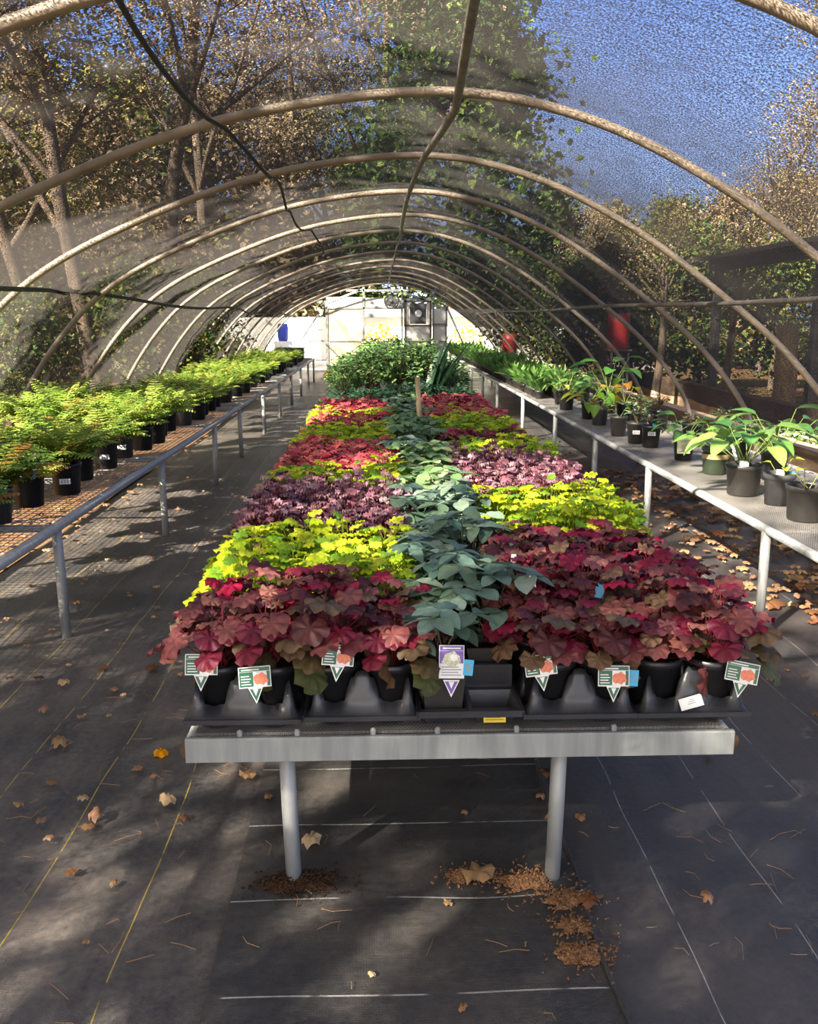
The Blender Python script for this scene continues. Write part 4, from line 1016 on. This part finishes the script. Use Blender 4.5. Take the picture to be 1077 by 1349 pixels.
# coiled yellow hose
m = MB(); pts = []
for k in range(150):
    a = k*.36; r = .20+.08*math.sin(k*.21); pts.append((r*1.4*math.cos(a), r*math.sin(a), .03+.10*k/150+.02*math.sin(k*.5)))
m.tube(pts, .024, 6); x, y = groundpt(440, 495); tag(link('hose', m.mesh('hose', M_hoseY), None, (-1.02, 23.6, .01)), 'coiled yellow hose on the floor by the cream door', 'hose')
t = thing('barrel', 'blue plastic barrel outside beyond the wire bench', 'barrel', (-3.05, 29.5, 0))
m = MB(); m.lathe([(.0, .8), (.14, .8), (.16, .84), (.18, .95), (.18, 1.2), (.16, 1.32), (.14, 1.35), (0, 1.35)], 20); link('drum', m.mesh('drum', M_blue), t)
m = MB(); m.lathe([(.0, -.03), (.3, -.03), (.3, .8), (0, .8)], 20); link('stand', m.mesh('stand', M_ewhite), t)
# outside beyond the end: shed with dark roof, white wall
t = thing('shed', 'white shed with a dark roof seen through the end opening', 'shed', (0, 0, 0))
link('wall', boxmesh('shed_wall', M_ewhite, (-6, 7, 34, 36, 0, 1.55)), t); link('roof', boxmesh('shed_roof', M_dark, (-1.5, 7.3, 33.6, 36.4, 1.56, 1.85)), t)
YB = shrub_foliage(650, 1.3, .6, 700, [lin(220, 170, 60), lin(230, 190, 90), lin(190, 150, 60)], .16, .2)
t = thing('bush', 'yellow leaved bush seen through the opening in the end wall', 'bush', (.05, 30.5, -.15)); link('foliage', YB, t)
YG = shrub_foliage(651, 1.3, .6, 500, [lin(190, 210, 50), lin(160, 190, 50)], .16, .2)
t = thing('bush', 'lime yellow bush outside beyond the seedling bench', 'bush', (3.0, 31, -.2)); link('foliage', YG, t)

# ------------------------------------------------------------------ trees
def branchy(seed, H, r0, spread, levels, nl, lsize, cols, lean=0., bare=.3, first=.3, mat=None, clump=.5):
    rnd = random.Random(seed); m = MB(); ends = []
    def grow(p, d, L, r, lev):
        n = 5; pts = [p.copy()]; rs = [r]; q = p.copy(); dd = d.copy()
        for i in range(n):
            dd = (dd+Vector((rnd.uniform(-.14, .14), rnd.uniform(-.14, .14), rnd.uniform(-.03, .1)))).normalized(); q = q+dd*(L/n); pts.append(q.copy()); rs.append(r*(1-.6*(i+1)/n))
        m.tube(pts, rs, 8 if lev == 0 else (5 if lev == 1 else 3), caps=False)
        if lev >= 1: ends.extend([(pts[-1], lev), (pts[-2], lev), (pts[-3], lev)])
        if lev < levels:
            k = rnd.randint(7, 9) if lev == 0 else rnd.randint(3, 5)
            for c in range(k):
                t = rnd.uniform(first if lev == 0 else .25, 1.); i = min(n-1, int(t*n)); bp = pts[i].lerp(pts[i+1], t*n-i)
                az = rnd.uniform(0, 6.28); up = rnd.uniform(.15, .9) if lev == 0 else rnd.uniform(-.1, .8)
                nd = (Vector((math.cos(az)*spread, math.sin(az)*spread, up))+dd*.35).normalized()
                grow(bp, nd, L*rnd.uniform(.32, .55)*(1.15-.5*t if lev == 0 else 1), rs[i]*.55, lev+1)
    grow(Vector((0, 0, 0)), Vector((lean, 0, 1)).normalized(), H, r0, 0)
    trunk = m.mesh('tree_wood', mat or M_bark)
    lm = MB(); es = [e for e in ends if e[1] >= 2] or ends
    for i in range(nl):
        e = rnd.choice(es)[0]; p = e+Vector((rnd.gauss(0, clump), rnd.gauss(0, clump), rnd.gauss(0, clump*.8)))
        s = lsize*rnd.uniform(.6, 1.4); c = np.array(rnd.choice(cols)[:3])*rnd.uniform(.75, 1.25)
        v = np.array([(0, 0, 0), (s*.4, s*.5, s*.12), (0, s, 0), (-s*.4, s*.5, s*.12)])
        lm.add(fit(v, p, rnd.uniform(0, 6.28), rnd.uniform(-1.2, 1.0), rnd.uniform(-1, 1)), [(0, 1, 2), (0, 2, 3)], 0, c)
    return trunk, (lm.mesh('tree_leaves', M_tree, False, True) if nl else None)
TAN = [lin(162, 140, 108), lin(138, 118, 90), lin(180, 158, 126), lin(118, 112, 80)]
OLV = [lin(112, 116, 56), lin(140, 136, 70), lin(160, 140, 80), lin(92, 104, 50)]
GRN = [lin(58, 84, 40), lin(80, 106, 48), lin(44, 66, 36), lin(104, 124, 56)]
def mass(seed, H, rad, n, ls, cols, cone=.6, nclump=90, low=.06):
    rnd = random.Random(seed); m = MB(); lm = MB()
    m.tube([(0, 0, -.2), (.05, 0, H*.4), (0, .05, H*.9)], [H*(.022 if low < .5 else .010), H*(.016 if low < .5 else .008), H*.004], 8); cl = []
    for i in range(nclump):
        t = rnd.uniform(low, 1.)**.9; a = rnd.uniform(0, 6.28); r = rad*min(1, (1-t)/cone*.9+.06)*rnd.uniform(.55, 1.05)
        p = Vector((r*math.cos(a), r*math.sin(a), H*t)); cl.append((p, rad*rnd.uniform(.10, .22)))
        m.tube([(0, 0, H*t*.86), tuple(p)], [H*.004, H*.0015], 4, caps=False)
    for i in range(n):
        p, g = rnd.choice(cl); q = p+Vector((rnd.gauss(0, g), rnd.gauss(0, g), rnd.gauss(0, g*.6)))
        q.z = max(q.z, .1); sz = ls*rnd.uniform(.6, 1.4); c = np.array(rnd.choice(cols)[:3])*rnd.uniform(.7, 1.3)
        lm.add(fit(np.array([(0, 0, 0), (sz*.4, sz*.5, sz*.12), (0, sz, 0), (-sz*.4, sz*.5, sz*.12)]), q, rnd.uniform(0, 6.28), rnd.uniform(-1.2, 1), rnd.uniform(-1, 1)), [(0, 1, 2), (0, 2, 3)], 0, c)
    return m.mesh('tree_wood', M_bark), lm.mesh('tree_leaves', M_tree, False, True)
T_tan = [branchy(800+i, 9, .16, .9, 3, 9000, .10, TAN, clump=.5) for i in range(2)]
T_olv = [branchy(810+i, 11, .2, .8, 3, 13000, .11, OLV, clump=.55) for i in range(2)]
T_bare = [branchy(820+i, 12, .16, .6, 4, 1800, .09, TAN, clump=.35) for i in range(2)]
T_ever = [mass(830, 17, 3.9, 26000, .28, GRN, .75, 170)]
T_far = [mass(835+i, 8.5, 3.6, 9000, .24, (TAN, TAN+OLV, OLV+GRN[:1])[i], .5, 70) for i in range(3)]
T_low = [branchy(840+i, 2.0, .05, .9, 3, 6500, .085, GRN+OLV[:2], clump=.22, first=.05) for i in range(2)]
def tree(kind, lst, i, x, y, sc, rz, label, wood=None):
    t = thing('tree', label, 'tree', (x, y, -.06), rz, 'trees outside the tunnel')
    a, b = lst[i % len(lst)]; link('trunk', a, t).scale = (sc,)*3
    if b: link('foliage', b, t).scale = (sc,)*3
def gp(px, Y): # lateral position for a picture column at distance Y
    lat = (px-538.5)/FPX*Y*.977
    return lat*math.cos(YAW)+Y*math.sin(YAW)
tree('evergreen', T_ever, 0, gp(597, 41), 41, 1.25, .5, 'huge dark evergreen rising behind the tunnel roof near the ridge pipe')
tree('tan', T_tan, 0, gp(800, 31), 31, .5, 1, 'tan twiggy tree under the open blue sky, nearest the evergreen')
tree('tan', T_tan, 1, gp(900, 29), 29, .43, 2.2, 'tan twiggy tree between the open blue sky and the open shed')
tree('tan', T_tan, 0, gp(1010, 25), 25, .66, 4, 'tan bushy tree by the open shed below the blue sky')
tree('tan', T_tan, 1, gp(1110, 21), 21, .80, 3, 'tan bushy tree at the right picture edge, tallest on that side')
tree('olive', T_olv, 0, gp(440, 44), 44, 1.0, .3, 'olive brown tree behind the cord near the far end')
tree('bare', T_bare, 0, gp(290, 30), 30, 1.25, 1.4, 'tall bare-branched tree seen through the roof beyond the cord')
tree('tan', T_tan, 1, gp(210, 20), 20, 1.25, 3, 'brown leaved tree seen through the roof left of the cord')
tree('olive', T_olv, 1, gp(60, 17), 17, .8, 2, 'olive leaved tree over the fern bench at the left picture edge')
tree('bare', T_bare, 1, gp(480, 43), 43, 1.6, 5, 'tall pale bare tree showing against blue sky near the ridge')
tree('tan', T_tan, 1, gp(400, 42), 42, 1.5, 1, 'slender brown leaved tree between the cord and the ridge pipe')
tree('bare', T_bare, 1, -8.5, 9.0, .8, 2.5, 'slim bare tree close outside the ferns')
tree('tan', T_tan, 0, gp(130, 15), 15, .95, 1.7, 'brown autumn tree outside the left cloth wall')
tree('olive', T_olv, 0, -12, 17, .7, 5.2, 'olive tree further out behind the slim bare tree')
for i, (px, Y, sc) in enumerate([(-60, 30, 1.), (70, 33, 1.1), (180, 36, 1.2), (290, 40, 1.2), (380, 44, 1.), (470, 52, 1.2), (720, 44, .85), (800, 36, .66), (880, 34, .66), (960, 31, .64), (1040, 29, .66), (1130, 27, .66), (140, 26, .8), (0, 24, .7)]):
    tree('far', T_far, i, gp(px, Y), Y, sc, i*.9, 'rounded %s tree of the distant tree line, %s from the fern side' % (('tan', 'brown and olive', 'dull green')[i % 3], ordi(i+1)))
for i, (px, Y, sc, lab) in enumerate([(200, 15, 1.0, 'dark green shrub outside behind the nearest ferns'), (290, 24, 1.1, 'dark shrub outside behind the far ferns'), (700, 26, 1.3, 'dark bushy shrub behind the start of the seedling rows'),
     (760, 20, 1.2, 'dark shrub behind the red drum'), (840, 18, 1.25, 'dark green shrub behind the middle of the hosta bench'), (930, 19, 1.4, 'tall dark shrub left of the shed posts'), (630, 46, 1.6, 'dark shrub closing the view past the end wall'), (1030, 20, 1.3, 'dark shrub behind the yellow-lit trunk'), (40, 12, .8, 'brownish shrub at the left edge outside the cloth')]):
    tree('low', T_low, i, gp(px, Y), Y, sc, i*1.3, lab)
T_trunk = [branchy(850+i, 4.2, .15, .6, 2, 1500, .08, TAN+OLV, clump=.3, first=.5, mat=(M_bark, M_bark_sunlit)[i]) for i in range(2)]
for i, (px, Y, k, sc, lab) in enumerate([(870, 15, 0, .58, 'dark straight trunked tree behind the hosta bench, nearer the open shed'), (800, 17, 0, .6, 'dark straight trunked tree behind the hosta bench, nearer the red drum'), (965, 15.5, 1, .6, 'sunlit brown trunked tree behind the big hosta')]):
    tree('trunk', T_trunk, k, gp(px, Y), Y, sc, i*2., lab)
t = thing('stump', 'short sunlit tan tree stump standing outside the hosta bench', 'tree stump', (gp(1048, 13), 13, 0))
m = MB(); m.tube([(0, 0, -.1), (.0, 0, .15), (.02, 0, .6), (-.01, .02, 1.45)], [.24, .18, .16, .155], 14); link('trunk', m.mesh('stump', M_bark_sunlit), t)
# open shed at the right
t = thing('open_shed', 'dark open-sided shed with posts and beam outside on the right', 'shed', (0, 0, 0))
for i, (x, y) in enumerate(((5.6, 11.5), (8.2, 11.5), (5.6, 15), (8.2, 15))):
    link('post', boxmesh('post', M_shed, (x-.06, x+.06, y-.06, y+.06, -.05, 2.35)), t)
link('beam', boxmesh('beam', M_shed, (5.4, 8.5, 11.4, 11.6, 2.3, 2.5)), t); link('beam', boxmesh('beam', M_shed, (5.5, 5.7, 11.6, 15.2, 2.3, 2.5)), t)
M = Matrix.Translation((6.95, 13.2, 2.75)) @ Matrix.Rotation(-.16, 4, 'Y'); m = MB(); m.box(-1.8, 1.8, -2.1, 2.2, -.03, .03, 0, M); link('roof', m.mesh('shed_roof', M_shed, False), t)
for i, (px, Y, z0, lab) in enumerate([(818, 16, 1.0, 'red steel drum on a stand glimpsed through the cloth behind the hostas'), (672, 24, .5, 'red steel drum on a stand by the far end of the seedling rows')]):
    t = thing('drum', lab, 'drum', (gp(px, Y), Y, 0))
    m = MB(); m.lathe([(0, z0), (.19, z0), (.2, z0+.02), (.19, z0+.2), (.2, z0+.22), (.19, z0+.42), (.2, z0+.44), (.19, z0+.62), (0, z0+.62)], 20); link('drum_body', m.mesh('drum_body', M_red), t)
    m = MB()
    for a in (-.15, .15):
        for b in (-.15, .15): m.box(a-.02, a+.02, b-.02, b+.02, -.05, z0)
    m.box(-.2, .2, -.2, .2, z0-.03, z0); link('stand', m.mesh('drum_stand', M_shed, False), t)
FL = [shrub_foliage(660+i, .35, .32, 200, [lin(110, 150, 70), lin(80, 120, 60), lin(225, 228, 215)], .09, .0) for i in range(2)]
for i, (px, Y) in enumerate(((900, 11), (945, 11.5), (1000, 11), (1040, 10.5), (1075, 10), (985, 13))):
    t = thing('border_plant', 'low %s border plant outside the cloth, %s toward the stump' % (('white flowered green', 'leafy green')[i % 2], ordi(i+1)), 'border plant', (gp(px, Y), Y, -.05), i, 'border plants outside the cloth'); link('foliage', FL[i % 2], t)

# trees behind the viewer that throw the dappled shade
T_shade = [branchy(860+i, 6.6, .13, .85, 3, (3200, 6500)[i], .13, OLV, clump=.30, first=.35) for i in range(2)]
T_strip = [branchy(870+i, 8.5, .13, .7, 4, 6500, .15, TAN, clump=.22, first=.2) for i in range(2)]
T_tall = [mass(880+i, 18, 2.9, 15000, .20, GRN, .8, 80, .62) for i in range(2)]
for i, (x, y) in enumerate(((-9.5, 2.6), (-7.2, -1.2), (-3.6, -3.9))):
    tree('tall', T_tall, i, x, y, 1.0+.06*i, i*1.7, 'tall pine behind the viewer, %s from the hosta side' % ('third', 'second', 'first', 'fourth')[i])
SH = [(-4.1, -4.3, T_shade, 0, 1.0, 'olive tree behind the viewer shading the table front'), (-6.6, -3.6, T_strip, 0, 1.0, 'bare tree behind the viewer throwing striped shade on the fern aisle'), (-6.9, -2.7, T_strip, 1, .72, 'second bare tree behind the viewer shading the fern aisle'),
      (-5.3, -7.2, T_shade, 1, 1.15, 'olive tree behind the viewer shading the hosta aisle'), (-9.5, 2.0, T_strip, 0, .7, 'bare tree outside level with the table front')]
for i, (x, y, lst, k, sc, lab) in enumerate(SH): tree('shade', lst, k, x, y, sc, i*1.1+.4, lab)
